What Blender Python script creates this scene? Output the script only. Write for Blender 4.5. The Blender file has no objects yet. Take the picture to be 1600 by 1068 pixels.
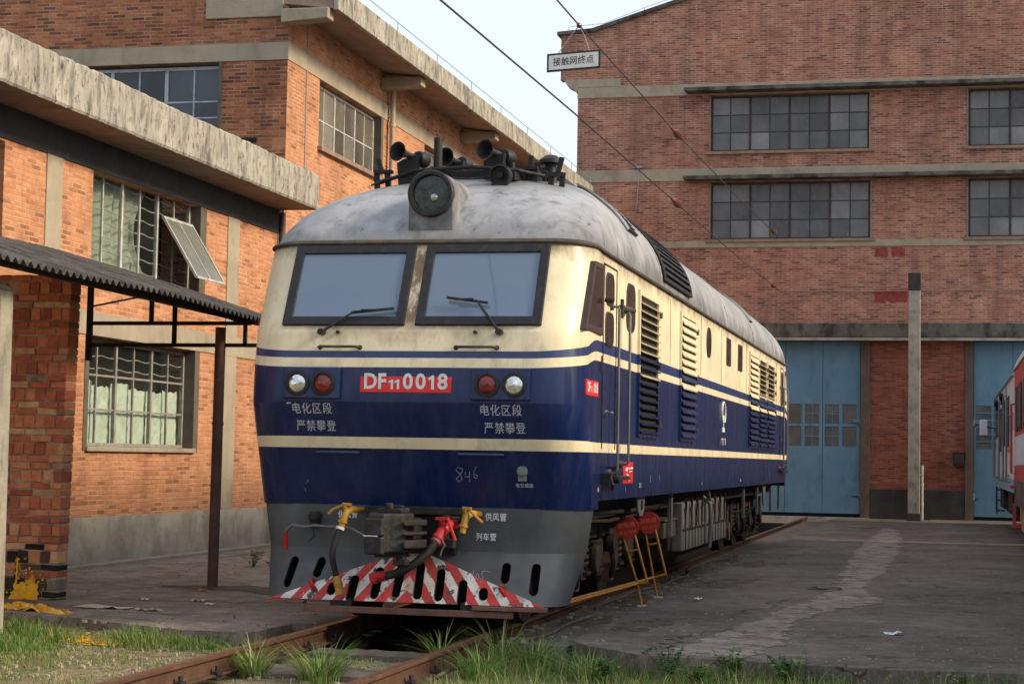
import bpy, bmesh, math, random
from mathutils import Vector, Matrix
random.seed(7)
SC = bpy.context.scene
COL = SC.collection
R = math.radians
# ------------------------------------------------------------------ camera
YAW, PITCH, ROLL, FPX = 0.234389, 0.06355104, 0.01788824, 2848.2
CAM = Vector((4.63, -15.4, 1.52))
cd = bpy.data.cameras.new('camera')
cam = bpy.data.objects.new('camera', cd); COL.objects.link(cam)
cd.sensor_width = 36; cd.lens = 36*FPX/1600; cd.clip_end = 2000; cd.clip_start = 0.1
fw = Vector((-math.sin(YAW)*math.cos(PITCH), math.cos(YAW)*math.cos(PITCH), math.sin(PITCH)))
r0 = Vector((math.cos(YAW), math.sin(YAW), 0)); u0 = r0.cross(fw)
rr = math.cos(ROLL)*r0+math.sin(ROLL)*u0; uu = -math.sin(ROLL)*r0+math.cos(ROLL)*u0
cam.matrix_world = Matrix(((rr.x, uu.x, -fw.x, CAM.x), (rr.y, uu.y, -fw.y, CAM.y), (rr.z, uu.z, -fw.z, CAM.z), (0, 0, 0, 1)))
SC.camera = cam
# ------------------------------------------------------------------ world, sun, exposure
SUN_EL, SUN_AZ = R(31), R(92)      # azimuth clockwise from +Y
wd = bpy.data.worlds.new('World'); SC.world = wd; wd.use_nodes = True
wn = wd.node_tree.nodes; wl = wd.node_tree.links
sky = wn.new('ShaderNodeTexSky'); sky.sky_type = 'NISHITA'; sky.sun_disc = False
sky.sun_elevation = SUN_EL; sky.sun_rotation = SUN_AZ
sky.air_density = 1.0; sky.dust_density = 4.0; sky.ozone_density = 1.5
bg = wn['Background']; bg.inputs[1].default_value = 0.15
hz = wn.new('ShaderNodeMix'); hz.data_type = 'RGBA'; hz.inputs[0].default_value = .8     # thin overcast veil over the clear sky
hz.inputs[7].default_value = (3.75, 4.0, 4.5, 1)
wl.new(sky.outputs[0], hz.inputs[6]); wl.new(hz.outputs[2], bg.inputs[0])
sl = bpy.data.lights.new('sun', 'SUN'); so = bpy.data.objects.new('sun', sl); COL.objects.link(so)
sl.energy = 2.7; sl.angle = R(13.0); sl.color = (1.0, 0.81, 0.58)
sd = Vector((math.sin(SUN_AZ)*math.cos(SUN_EL), math.cos(SUN_AZ)*math.cos(SUN_EL), math.sin(SUN_EL)))
so.rotation_euler = sd.to_track_quat('Z', 'Y').to_euler()
so.location = (30, 0, 30)
SC.view_settings.view_transform = 'Standard'; SC.view_settings.look = 'None'
SC.view_settings.exposure = 0.85; SC.view_settings.gamma = 1
SC.cycles.max_bounces = 6; SC.cycles.transparent_max_bounces = 8
try:
    SC.cycles.use_denoising = True
except Exception:
    pass

# ------------------------------------------------------------------ materials
def C(h):
    h = h.lstrip('#'); o = []
    for i in (0, 2, 4):
        c = int(h[i:i+2], 16)/255
        o.append(c/12.92 if c <= .04045 else ((c+.055)/1.055)**2.4)
    return (o[0], o[1], o[2], 1)
def A(r, g, b): return (r, g, b, 1)

class NT:
    def __init__(s, name):
        s.m = bpy.data.materials.new(name); s.m.use_nodes = True
        s.t = s.m.node_tree; s.n = s.t.nodes; s.b = s.n['Principled BSDF']; s.out = s.n['Material Output']
        s.tc = s.n.new('ShaderNodeTexCoord'); s.co = s.tc.outputs['Object']
    def L(s, a, b): s.t.links.new(a, b)
    def set(s, sock, v):
        if hasattr(v, 'is_linked') or isinstance(v, bpy.types.NodeSocket): s.L(v, sock)
        else: sock.default_value = v
    def map(s, scale=(1, 1, 1), loc=(0, 0, 0), vec=None):
        n = s.n.new('ShaderNodeMapping'); n.inputs['Scale'].default_value = scale; n.inputs['Location'].default_value = loc
        s.L(vec or s.co, n.inputs['Vector']); return n.outputs[0]
    def noise(s, scale=5, detail=4, rough=.6, vec=None, dist=0):
        n = s.n.new('ShaderNodeTexNoise'); n.inputs['Scale'].default_value = scale
        n.inputs['Detail'].default_value = detail; n.inputs['Roughness'].default_value = rough
        n.inputs['Distortion'].default_value = dist
        s.L(vec or s.co, n.inputs['Vector']); return n.outputs['Fac']
    def ramp(s, fac, stops, const=False):
        n = s.n.new('ShaderNodeValToRGB'); e = n.color_ramp.elements
        if const: n.color_ramp.interpolation = 'CONSTANT'
        while len(e) < len(stops): e.new(.5)
        for i, (p, c) in enumerate(stops):
            e[i].position = p
            e[i].color = c if not isinstance(c, (int, float)) else (c, c, c, 1)
        s.L(fac, n.inputs[0]); return n.outputs[0]
    def mix(s, a, b, fac, mode='MIX'):
        n = s.n.new('ShaderNodeMix'); n.data_type = 'RGBA'; n.blend_type = mode
        s.set(n.inputs[0], fac); s.set(n.inputs[6], a); s.set(n.inputs[7], b); return n.outputs[2]
    def math(s, op, a, b=None):
        n = s.n.new('ShaderNodeMath'); n.operation = op; s.set(n.inputs[0], a)
        if b is not None: s.set(n.inputs[1], b)
        return n.outputs[0]
    def bump(s, h, strength=.3, dist=.01, prev=None):
        n = s.n.new('ShaderNodeBump'); n.inputs['Strength'].default_value = strength; n.inputs['Distance'].default_value = dist
        s.L(h, n.inputs['Height'])
        if prev: s.L(prev, n.inputs['Normal'])
        s.L(n.outputs[0], s.b.inputs['Normal']); return n.outputs[0]
    def fin(s, col, rough=.6, metal=0, spec=.5):
        s.set(s.b.inputs['Base Color'], col); s.set(s.b.inputs['Roughness'], rough)
        s.set(s.b.inputs['Metallic'], metal); s.set(s.b.inputs['Specular IOR Level'], spec)
        return s.m

def surf(name, base, rough=.6, metal=0, var=.2, vscale=2.0, layers=(), bump=0, bscale=30, spec=.4, rvar=.1):
    """weathered surface: layers = (colour, amount, scale, (sx,sy,sz), lo, hi)"""
    t = NT(name)
    n = t.noise(vscale, 5, .65)
    c = t.mix(base, t.ramp(n, [(.3, 1-var), (.7, 1+var)]), 1.0, 'MULTIPLY')
    for (lc, amt, ls, st, lo, hi) in layers:
        m = t.noise(ls, 6, .65, t.map(st, (3.7*ls, 1.3, .7)))
        f = t.math('MULTIPLY', t.ramp(m, [(lo, 0.0), (hi, 1.0)]), amt)
        c = t.mix(c, lc, f)
    r = t.ramp(t.noise(vscale*3, 4), [(.3, max(.02, rough-rvar)), (.7, min(1, rough+rvar))])
    if bump: t.bump(t.noise(bscale, 5), bump, .02)
    return t.fin(c, r, metal, spec)

def brick(name, axis, pal, mortar, bw=.25, rh=.066, ms=.011, stain=(.5, A(.02, .016, .014)), patch=None, dark=.12, mvar=.2):
    t = NT(name)
    s = t.n.new('ShaderNodeSeparateXYZ'); t.L(t.co, s.inputs[0])
    cb = t.n.new('ShaderNodeCombineXYZ'); t.L(s.outputs[axis], cb.inputs[0]); t.L(s.outputs[2], cb.inputs[1])
    # a little waviness of the courses
    w = t.n.new('ShaderNodeTexNoise'); w.inputs['Scale'].default_value = 1.3; t.L(cb.outputs[0], w.inputs['Vector'])
    sv = t.n.new('ShaderNodeVectorMath'); sv.operation = 'SCALE'; sv.inputs['Scale'].default_value = .022
    t.L(w.outputs['Color'], sv.inputs[0])
    av = t.n.new('ShaderNodeVectorMath'); av.operation = 'ADD'; t.L(cb.outputs[0], av.inputs[0]); t.L(sv.outputs[0], av.inputs[1])
    bt = t.n.new('ShaderNodeTexBrick')
    for k, v in (('Scale', 1), ('Mortar Size', ms), ('Mortar Smooth', .25), ('Bias', 0), ('Brick Width', bw), ('Row Height', rh)):
        bt.inputs[k].default_value = v
    bt.inputs['Color1'].default_value = (0, 0, 0, 1); bt.inputs['Color2'].default_value = (1, 1, 1, 1)
    bt.offset = .5; bt.squash = 1
    t.L(av.outputs[0], bt.inputs['Vector'])
    c = t.ramp(bt.outputs['Color'], pal)
    c = t.mix(c, t.ramp(t.noise(18, 4, .7), [(.25, .72), (.75, 1.25)]), 1, 'MULTIPLY')
    c = t.mix(c, t.ramp(t.noise(.45, 4, .6), [(.3, .74), (.7, 1.2)]), 1, 'MULTIPLY')
    mc = t.mix(mortar, t.ramp(t.noise(2.2, 4), [(.3, 1-mvar*2), (.7, 1+mvar)]), 1, 'MULTIPLY')
    # eroded joints
    c = t.mix(c, mc, t.math('MULTIPLY', bt.outputs['Fac'], t.ramp(t.noise(3.1, 5), [(.3, .45), (.6, 1.0)])))
    st = t.noise(.8, 6, .7, t.map((1.6, 1.6, .45)))
    c = t.mix(c, stain[1], t.math('MULTIPLY', t.ramp(st, [(.5, 0.0), (.78, 1.0)]), stain[0]))
    stk = t.noise(1.0, 5, .65, t.map((2.2, 2.2, .16), (3, 7, 2)))
    c = t.mix(c, stain[1], t.math('MULTIPLY', t.ramp(stk, [(.52, 0.0), (.75, 1.0)]), stain[0]*.9))
    fine = t.noise(7, 5, .75, t.map((1, 1, .6), (9, 4, 2)))
    c = t.mix(c, stain[1], t.math('MULTIPLY', t.ramp(fine, [(.56, 0.0), (.75, 1.0)]), dark*2))
    if patch:
        pt = t.noise(1.1, 5, .6, t.map((1, 1, 1.5), (5, 8, 1)))
        c = t.mix(c, patch[1], t.math('MULTIPLY', t.ramp(pt, [(.55, 0.0), (.7, 1.0)]), patch[0]))
    h = t.math('ADD', t.math('MULTIPLY', bt.outputs['Fac'], -1.0), t.math('MULTIPLY', t.noise(30, 4), .5))
    t.bump(h, .6, .012)
    return t.fin(c, .9, 0, .2)

PAL_O = [(0, A(.26, .11, .055)), (.15, A(.42, .175, .085)), (.5, A(.48, .21, .10)), (.85, A(.53, .245, .125)), (.97, A(.43, .19, .10)), (1, A(.22, .11, .07))]
PAL_E_SHADED = [(0, A(.13, .048, .03)), (.2, A(.26, .088, .045)), (.55, A(.36, .125, .06)), (.85, A(.42, .165, .08)), (.95, A(.25, .09, .05)), (1, A(.08, .045, .04))]  # hall brick darkened in colour for the end face out of the sun
PAL_S = [(0, A(.15, .056, .042)), (.12, A(.26, .098, .064)), (.4, A(.32, .125, .078)), (.65, A(.385, .16, .10)), (.9, A(.42, .185, .115)), (.97, A(.28, .12, .085)), (1, A(.10, .06, .052))]
M = {}
M['brick_annex'] = brick('brick_annex', 1, PAL_O, A(.50, .31, .19), stain=(.35, A(.10, .05, .03)), dark=.10)
M['brick_hall_side'] = brick('brick_hall_side', 1, PAL_O, A(.50, .32, .20), stain=(.35, A(.09, .045, .028)), dark=.16)
M['brick_end_shaded'] = brick('brick_end_shaded', 0, PAL_E_SHADED, A(.36, .24, .16), stain=(.5, A(.03, .02, .018)), dark=.16)  # shaded copy of the hall brick, darker than the sunlit long side
M['brick_shed'] = brick('brick_shed', 0, PAL_S, A(.44, .33, .26), stain=(.5, A(.075, .045, .04)), dark=.09)
M['brick_shed_low'] = brick('brick_shed_low', 0, [(0, A(.15, .048, .034)), (.5, A(.25, .08, .05)), (1, A(.31, .115, .07))], A(.26, .13, .09), stain=(.4, A(.05, .025, .02)))
M['conc_old'] = surf('conc_old', A(.32, .30, .25), .9, 0, .22, 1.6, ((A(.10, .092, .075), .8, 5, (1.3, 1.3, .4), .46, .64), (A(.028, .027, .022), .85, 13, (1, 1, .5), .56, .66), (A(.05, .045, .036), .7, 2.0, (1.4, 1.4, .7), .55, .68), (A(.55, .5, .4), .5, 3, (1, 1, .4), .6, .75)), .5, 14)
M['conc_beam'] = surf('conc_beam', A(.31, .265, .195), .9, 0, .15, 1.5, ((A(.10, .085, .065), .5, 2.5, (1, 1, .5), .5, .75),), .3, 25)
M['conc_grey'] = surf('conc_grey', A(.36, .335, .28), .9, 0, .18, 1.2, ((A(.07, .066, .058), .7, 1.6, (1, 1, .8), .45, .75), (A(.035, .035, .03), .4, 5, (1, 1, 1), .58, .72)), .3, 25)
M['conc_dark'] = surf('conc_dark', A(.10, .093, .082), .95, 0, .25, 1.5, ((A(.016, .015, .014), .85, 2.2, (1, 1, .7), .45, .62),), .3, 25)
M['conc_black'] = surf('conc_black', A(.035, .032, .03), .95, 0, .3, 2, ((A(.09, .08, .07), .5, 3, (1, 1, .4), .55, .75),), .2)
M['conc_post'] = surf('conc_post', A(.27, .25, .20), .95, 0, .2, 3, ((A(.05, .046, .04), .6, 6, (1, 1, .4), .52, .7),), .5, 30)
M['soffit'] = surf('soffit', A(.26, .185, .14), .95, 0, .2, 2, ((A(.08, .06, .05), .6, 2.5, (1, 1, 1), .5, .75),), .2)
M['ringbeam_shaded'] = surf('ringbeam_shaded', A(.028, .026, .026), .95, 0, .3, 2, ((A(.10, .085, .07), .5, 4, (1, 1, .5), .6, .8),), .2)  # near black: shade under the eave put into the beam's colour
M['winframe'] = surf('winframe', A(.24, .225, .20), .7, .0, .25, 5, ((A(.10, .05, .025), .6, 9, (1, 1, 1), .5, .7),))
M['winwhite'] = surf('winwhite', A(.42, .42, .40), .6, .0, .25, 5, ((A(.16, .09, .05), .7, 8, (1, 1, .5), .52, .7),))
M['winblue'] = surf('winblue', A(.36, .40, .43), .6, .0, .2, 5, ((A(.16, .11, .08), .6, 8, (1, 1, .5), .54, .7),))
M['windark'] = surf('windark', A(.035, .03, .028), .7, .0, .3, 5, ((A(.10, .05, .03), .5, 8, (1, 1, 1), .5, .7),))
M['sill'] = surf('sill', A(.25, .17, .12), .9, 0, .2, 3, ((A(.08, .06, .05), .6, 4, (1, 1, 1), .5, .75),))
M['reveal'] = surf('reveal', A(.10, .085, .065), .9, 0, .25, 3)

def glassm(name, base, base2, rough=.12, scale=1.2, smudge=.5, smc=A(.35, .36, .36), ior=1.5):
    t = NT(name)
    c = t.mix(base, base2, t.ramp(t.noise(scale, 3), [(.35, 0.0), (.65, 1.0)]))
    g_ = t.n.new('ShaderNodeNewGeometry')
    c = t.mix(c, t.ramp(g_.outputs['Random Per Island'], [(0, .5), (.6, 1.0), (.9, 1.35), (1, 1.9)]), 1, 'MULTIPLY')
    sm = t.noise(5, 6, .75, t.map((1, 1, .35)))
    c = t.mix(c, smc, t.math('MULTIPLY', t.ramp(sm, [(.56, 0.0), (.85, 1.0)]), smudge))
    t.b.inputs['IOR'].default_value = ior
    t.bump(t.noise(1.1, 2), .05, .05)
    return t.fin(c, t.ramp(sm, [(.4, rough), (.8, rough+.35)]), 0, .5)
M['pane_shed'] = glassm('pane_shed', A(.115, .12, .12), A(.065, .07, .072), .22, 1.0, .6)
M['pane_hall'] = glassm('pane_hall', A(.04, .05, .062), A(.022, .028, .036), .1, .8, .2)
M['pane_side'] = glassm('pane_side', A(.16, .14, .11), A(.08, .075, .065), .2, .6, .5, A(.3, .27, .22))
M['pane_leaf'] = glassm('pane_leaf', A(.12, .13, .11), A(.17, .175, .15), .2, 1.5, .4)
M['pane_gate'] = glassm('pane_gate', A(.11, .105, .10), A(.06, .062, .062), .25, 2, .6, A(.16, .14, .12))
def clearglass(name, tint, fac):
    t = NT(name)
    tr = t.n.new('ShaderNodeBsdfTransparent'); tr.inputs[0].default_value = tint
    mx = t.n.new('ShaderNodeMixShader'); mx.inputs[0].default_value = fac
    t.fin(A(.05, .06, .055), .06, 0, .6)
    t.L(tr.outputs[0], mx.inputs[1]); t.L(t.b.outputs[0], mx.inputs[2]); t.L(mx.outputs[0], t.out.inputs[0])
    return t.m
M['pane_clear'] = clearglass('pane_clear', A(.93, .95, .93), .12)
def paperm():
    t = NT('paper')
    c = t.ramp(t.noise(4, 5, .65), [(.3, A(.58, .68, .56)), (.55, A(.74, .85, .73)), (.75, A(.86, .93, .84))])
    t.bump(t.noise(4, 4, .6, dist=2.5), .4, .06)
    return t.fin(c, .7, 0, .3)
M['paper'] = paperm()
M['curtain'] = surf('curtain', A(.38, .42, .35), .9, 0, .3, 2.2, (), 0)
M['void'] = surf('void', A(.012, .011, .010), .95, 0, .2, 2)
M['rust_brown'] = surf('rust_brown', A(.14, .07, .054), .8, .0, .3, 3, ((A(.16, .075, .04), .6, 6, (1, 1, .5), .52, .7), (A(.3, .25, .2), .35, 16, (1, 1, .7), .6, .72)), .2, 60)
M['rust_black'] = surf('rust_black', A(.022, .017, .015), .8, .0, .3, 3, ((A(.09, .04, .025), .4, 6, (1, 1, 1), .55, .72),))
M['roofsheet'] = surf('roofsheet', A(.075, .068, .062), .95, 0, .3, 2.5, ((A(.018, .016, .015), .8, 3.5, (1, 1, 1), .45, .65), (A(.16, .145, .12), .5, 9, (1, 1, 1), .58, .72)), .6, 20)
M['pipe_beige'] = surf('pipe_beige', A(.40, .31, .23), .7, 0, .2, 4, ((A(.10, .07, .05), .5, 3, (1, 1, .3), .55, .75),))
M['pipe_brown'] = surf('pipe_brown', A(.16, .10, .08), .8, 0, .25, 4, ((A(.3, .25, .2), .5, 5, (1, 1, .4), .55, .75),))
M['gate_blue'] = surf('gate_blue', A(.095, .205, .285), .6, 0, .12, 1.2, ((A(.03, .07, .10), .5, 2.5, (1, 1, .4), .52, .75), (A(.16, .26, .32), .4, 4, (1, 1, .5), .55, .75)), .1, 8, .4)
M['jamb'] = surf('jamb', A(.105, .078, .055), .9, 0, .2, 3, ((A(.03, .025, .02), .5, 3, (1, 1, .6), .5, .7),))
M['red_patch'] = surf('red_patch', A(.22, .035, .03), .9, 0, .25, 8, ((A(.25, .10, .07), .6, 14, (1, 1, 1), .5, .62),))
M['white_paint'] = surf('white_paint', A(.62, .62, .60), .6, 0, .12, 8)
M['black'] = surf('black', A(.012, .012, .012), .5, 0, .3, 8)
M['rail'] = surf('rail', A(.095, .05, .031), .65, .3, .3, 6, ((A(.05, .022, .014), .6, 5, (1, .3, 1), .5, .7), (A(.24, .12, .065), .5, 9, (1, .3, 1), .55, .75)), .3, 60)
M['railtop'] = surf('railtop', A(.17, .085, .052), .42, .55, .25, 5, ((A(.09, .04, .022), .5, 6, (1, .2, 1), .5, .7),))
# locomotive paint
def lpaint(name, base, streak, amt, rough=.28, spec=.5, dirt=A(.05, .045, .035), damt=.35, ss=(5, 5, .35), front=False):
    t = NT(name)
    c = t.mix(base, t.ramp(t.noise(1.3, 4), [(.3, .86), (.7, 1.12)]), 1, 'MULTIPLY')
    c = t.mix(c, streak, t.math('MULTIPLY', t.ramp(t.noise(1.6, 5, .6, t.map(ss)), [(.48, 0.0), (.8, 1.0)]), amt))
    c = t.mix(c, dirt, t.math('MULTIPLY', t.ramp(t.noise(3.2, 6, .7, t.map((1.6, 1.6, .8), (2, 5, 1))), [(.54, 0.0), (.76, 1.0)]), damt))
    c = t.mix(c, dirt, t.math('MULTIPLY', t.ramp(t.noise(55, 2, .5), [(.70, 0.0), (.76, 1.0)]), damt*.7))
    if front:
        s_ = t.n.new('ShaderNodeSeparateXYZ'); t.L(t.co, s_.inputs[0]); X, Y, Z = s_.outputs
        nn = t.noise(5, 6, .75, t.map((1, 1, .45), (3, 3, 3))); fr = t.ramp(t.math('MULTIPLY', Y, .5), [(.36, 1.0), (.45, 0.0)])
        ax = t.math('ABSOLUTE', X)
        mul = t.math('MULTIPLY', t.ramp(ax, [(.04, 1.0), (.075, 0.0)]), t.ramp(t.math('SUBTRACT', Z, 2.2), [(.45, 0.0), (.52, 1.0)]))
        c = t.mix(c, A(.16, .075, .03), t.math('MULTIPLY', t.math('MULTIPLY', mul, fr), t.ramp(nn, [(.46, 0.0), (.56, .85)])))
        top = t.ramp(t.math('ADD', t.math('SUBTRACT', Z, 3.0), t.math('MULTIPLY', t.math('SUBTRACT', nn, .5), .5)), [(.30, 0.0), (.46, .75)])
        c = t.mix(c, A(.13, .095, .055), top)
        u_ = t.math('ADD', t.math('SUBTRACT', Z, 2.2), t.math('MULTIPLY', t.math('SUBTRACT', nn, .5), .45))
        und = t.ramp(u_, [(.33, 0.0), (.44, .5), (.50, .5), (.54, 0.0)])
        c = t.mix(c, A(.20, .15, .085), t.math('MULTIPLY', t.math('MULTIPLY', und, fr), t.ramp(ax, [(.9, 1.0), (1.35, 0.0)])))
    t.bump(t.noise(1.7, 3), .05, .06)
    return t.fin(c, t.ramp(t.noise(2.5, 5, .6, t.map(ss)), [(.35, rough-.08), (.7, rough+.2)]), 0, spec)
M['cream'] = lpaint('cream', A(.70, .62, .42), A(.46, .36, .19), .55, .38, .4, A(.14, .10, .06), .5, front=True)
M['blue'] = lpaint('blue', A(.005, .0145, .070), A(.03, .052, .11), .5, .24, .38, A(.02, .02, .03), .3)  # pale streak colour imitates vertical reflections on the blue sides
M['blue2'] = lpaint('blue2', A(.013, .031, .115), A(.035, .055, .11), .4, .3, .5, A(.02, .02, .03), .3)
M['roofgrey'] = surf('roofgrey', A(.37, .385, .40), .55, .1, .2, 1.6, ((A(.12, .125, .13), .8, 1.5, (1, 1, 1), .42, .66), (A(.025, .025, .025), .85, 2.6, (1, 1, .8), .52, .72), (A(.05, .035, .025), .8, 14, (1, 1, 1), .66, .71)), .15, 12, .4)
M['hood'] = surf('hood', A(.22, .225, .23), .6, .1, .2, 3, ((A(.05, .05, .05), .8, 3, (1, 1, .8), .45, .65),), .15, 14)
def roofm():
    t = NT('roofgrey')
    s_ = t.n.new('ShaderNodeSeparateXYZ'); t.L(t.co, s_.inputs[0]); z = s_.outputs[2]
    c = t.mix(A(.315, .33, .345), t.ramp(t.noise(1.2, 4, .55), [(.3, .84), (.7, 1.1)]), 1, 'MULTIPLY')
    w = t.noise(2.4, 6, .7)
    zz = t.math('ADD', z, t.math('MULTIPLY', t.math('SUBTRACT', w, .5), .55))
    lo = t.ramp(t.math('SUBTRACT', zz, 3.0), [(.46, 1.0), (.68, 0.0)])      # grime caught along the gutter
    hi = t.ramp(t.math('SUBTRACT', zz, 4.0), [(.02, 0.0), (.34, 1.0)])      # exhaust soot on the crown
    c = t.mix(c, A(.07, .068, .062), t.math('MULTIPLY', lo, .7)); c = t.mix(c, A(.025, .025, .026), t.math('MULTIPLY', hi, .85))
    c = t.mix(c, A(.20, .205, .21), t.math('MULTIPLY', t.ramp(t.noise(3.0, 6, .65, t.map((1, 1, .5), (5, 2, 1))), [(.44, 0.0), (.66, 1.0)]), .8))
    c = t.mix(c, A(.045, .042, .038), t.math('MULTIPLY', t.ramp(t.noise(2.0, 6, .7, t.map((2.2, 2.2, .5), (7, 1, 3))), [(.53, 0.0), (.72, 1.0)]), .7))
    c = t.mix(c, A(.03, .022, .016), t.math('MULTIPLY', t.ramp(t.noise(6.5, 6, .8, t.map((1, 1, .6), (1, 9, 4))), [(.625, 0.0), (.65, 1.0)]), .9))
    t.bump(t.noise(2.2, 4), .12, .06)
    return t.fin(c, t.ramp(w, [(.3, .42), (.7, .68)]), .1, .4)
M['roofgrey'] = roofm()
M['lip'] = surf('lip', A(.06, .048, .036), .8, 0, .3, 6, ((A(.02, .016, .013), .8, 6, (1, 1, 1), .45, .65),))
M['skirt'] = surf('skirt', A(.072, .082, .088), .6, .0, .18, 1.8, ((A(.03, .033, .036), .6, 2, (1, 1, .8), .45, .7), (A(.13, .14, .14), .35, 3, (1.5, 1.5, .4), .55, .75)), .12, 20)
M['blackframe'] = surf('blackframe', A(.008, .0085, .011), .55, 0, .25, 6, ((A(.06, .055, .05), .4, 12, (1, 1, 1), .55, .7),))
M['brownframe'] = surf('brownframe', A(.045, .027, .024), .6, 0, .25, 6)
def windsc():
    t = NT('windscreen')
    c = t.mix(A(.13, .205, .325), A(.16, .24, .36), t.noise(.9, 2))  # blue of the reflected sky put into the glass base colour
    dust = None
    for (px, py, pz) in ((-.80, .05, 2.62), (.835, .05, 2.62)):      # wiped arcs around the two wiper pivots
        d = t.n.new('ShaderNodeVectorMath'); d.operation = 'DISTANCE'; t.L(t.co, d.inputs[0]); d.inputs[1].default_value = (px, py, pz)
        r_ = t.ramp(d.outputs['Value'], [(0, 0), (.46, 0), (.485, 1.0)])
        dust = r_ if dust is None else t.math('MULTIPLY', dust, r_)
    sm = t.noise(70, 4, .8); bl = t.noise(3, 5, .7)
    c = t.mix(c, A(.26, .28, .28), t.math('MULTIPLY', t.math('MULTIPLY', dust, t.ramp(bl, [(.3, .25), (.7, 1.0)])), .09))
    c = t.mix(c, A(.3, .32, .32), t.math('MULTIPLY', t.ramp(sm, [(.55, 0.0), (.75, 1.0)]), .16))
    t.bump(t.noise(1.4, 2), .04, .05)
    t.b.inputs['IOR'].default_value = 1.9
    t.fin(c, .05, 0, .5)
    tr = t.n.new('ShaderNodeBsdfTransparent'); tr.inputs[0].default_value = (.62, .74, .85, 1)
    mx = t.n.new('ShaderNodeMixShader'); mx.inputs[0].default_value = .66
    t.L(tr.outputs[0], mx.inputs[1]); t.L(t.b.outputs[0], mx.inputs[2]); t.L(mx.outputs[0], t.out.inputs[0])
    return t.m
M['windscreen'] = windsc()
M['sideglass'] = glassm('sideglass', A(.035, .025, .022), A(.02, .016, .015), .08, 3, .3, A(.12, .08, .07))
M['cabgrey'] = surf('cabgrey', A(.30, .34, .30), .7, 0, .1, 2)
M['seatcover'] = surf('seatcover', A(.75, .77, .75), .8, 0, .1, 3)
M['grime'] = surf('grime', A(.018, .017, .016), .8, .2, .35, 5, ((A(.10, .07, .045), .6, 7, (1, 1, 1), .5, .68),), .3, 40)
M['bogie'] = surf('bogie', A(.026, .023, .021), .85, .1, .3, 4, ((A(.09, .058, .036), .6, 5, (1, 1, 1), .48, .68),), .3, 30)
M['tank'] = surf('tank', A(.15, .145, .13), .75, 0, .2, 3, ((A(.05, .045, .038), .7, 3, (1.5, 1.5, .5), .5, .7),), .15, 20)
M['sandbox'] = surf('sandbox', A(.075, .058, .04), .8, 0, .25, 6)
M['steel'] = surf('steel', A(.13, .135, .135), .6, .2, .2, 5)
M['iron'] = surf('iron', A(.022, .022, .022), .6, .3, .3, 8, ((A(.06, .05, .045), .5, 10, (1, 1, 1), .5, .7),), .4, 30)
M['ironroof'] = surf('ironroof', A(.013, .013, .014), .6, .2, .3, 8)
M['rubber'] = surf('rubber', A(.015, .015, .015), .6, 0, .2, 8)
M['red'] = surf('red', A(.40, .014, .016), .5, 0, .2, 6, ((A(.09, .02, .018), .7, 11, (1, 1, 1), .55, .72),))
M['platered'] = surf('platered', A(.62, .022, .025), .4, 0, .08, 4)
M['yellow'] = surf('yellow', A(.40, .21, .025), .55, 0, .25, 8, ((A(.08, .05, .02), .8, 12, (1, 1, 1), .55, .7),))
M['yellowbar'] = surf('yellowbar', A(.42, .19, .03), .55, 0, .2, 8, ((A(.14, .06, .02), .5, 12, (1, 1, 1), .55, .7),))
M['sred'] = surf('sred', A(.44, .035, .035), .6, 0, .18, 3, ((A(.60, .5, .45), .45, 12, (1, 1, .6), .62, .7), (A(.03, .02, .02), .8, 9, (1, 1, 1), .56, .66), (A(.10, .05, .04), .6, 2.5, (1, 1, 1), .45, .65)))
M['swhite'] = surf('swhite', A(.60, .60, .57), .6, 0, .12, 3, ((A(.22, .17, .10), .75, 4, (1, 1, .7), .44, .66), (A(.015, .015, .015), .95, 10, (1, 1, 1), .55, .60)))
M['mark'] = surf('mark', A(.42, .44, .50), .7, 0, .2, 20)
M['chalk'] = surf('chalk', A(.22, .24, .29), .8, 0, .3, 25)
M['markw'] = surf('markw', A(.60, .62, .62), .7, 0, .15, 20)
M['orange_mark'] = surf('orange_mark', A(.60, .16, .06), .6, 0, .2, 20)
M['emblem_green'] = surf('emblem_green', A(.28, .5, .25), .6, 0, .1, 9)
def lensm(name, col, rough=.12, metal=.85):
    t = NT(name)
    w = t.n.new('ShaderNodeTexVoronoi'); w.inputs['Scale'].default_value = 26; t.L(t.co, w.inputs['Vector'])
    t.bump(w.outputs['Distance'], .25, .01)
    c = t.mix(col, t.ramp(t.noise(14, 3), [(.35, .55), (.65, 1.2)]), 1, 'MULTIPLY')
    return t.fin(c, rough, metal, .6)
M['lens'] = lensm('lens', A(.75, .80, .76))
M['lensred'] = lensm('lensred', A(.16, .012, .014), .15, 0)
M['lensbig'] = clearglass('lensbig', A(.82, .85, .82), .10)
M['reflector'] = lensm('reflector', A(.075, .085, .08), .16, .8)
M['bulb'] = surf('bulb', A(.85, .85, .78), .15, 0, .05, 5)
M['wire'] = surf('wire', A(.05, .045, .045), .6, .3, .2, 3)
M['wirelight'] = surf('wirelight', A(.30, .29, .29), .6, .2, .2, 3)
M['insul'] = surf('insul', A(.10, .022, .018), .35, 0, .15, 8)
M['tblue'] = surf('tblue', A(.16, .32, .46), .5, 0, .1, 2)
M['twhite'] = surf('twhite', A(.50, .55, .60), .5, 0, .1, 2)
M['tred'] = surf('tred', A(.38, .045, .05), .5, 0, .12, 2)
M['tgrey'] = surf('tgrey', A(.40, .40, .41), .6, 0, .15, 2, ((A(.18, .17, .17), .6, 3, (1, .3, 1), .5, .7),))
M['tan'] = surf('tan', A(.33, .22, .13), .7, 0, .15, 4)

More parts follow.
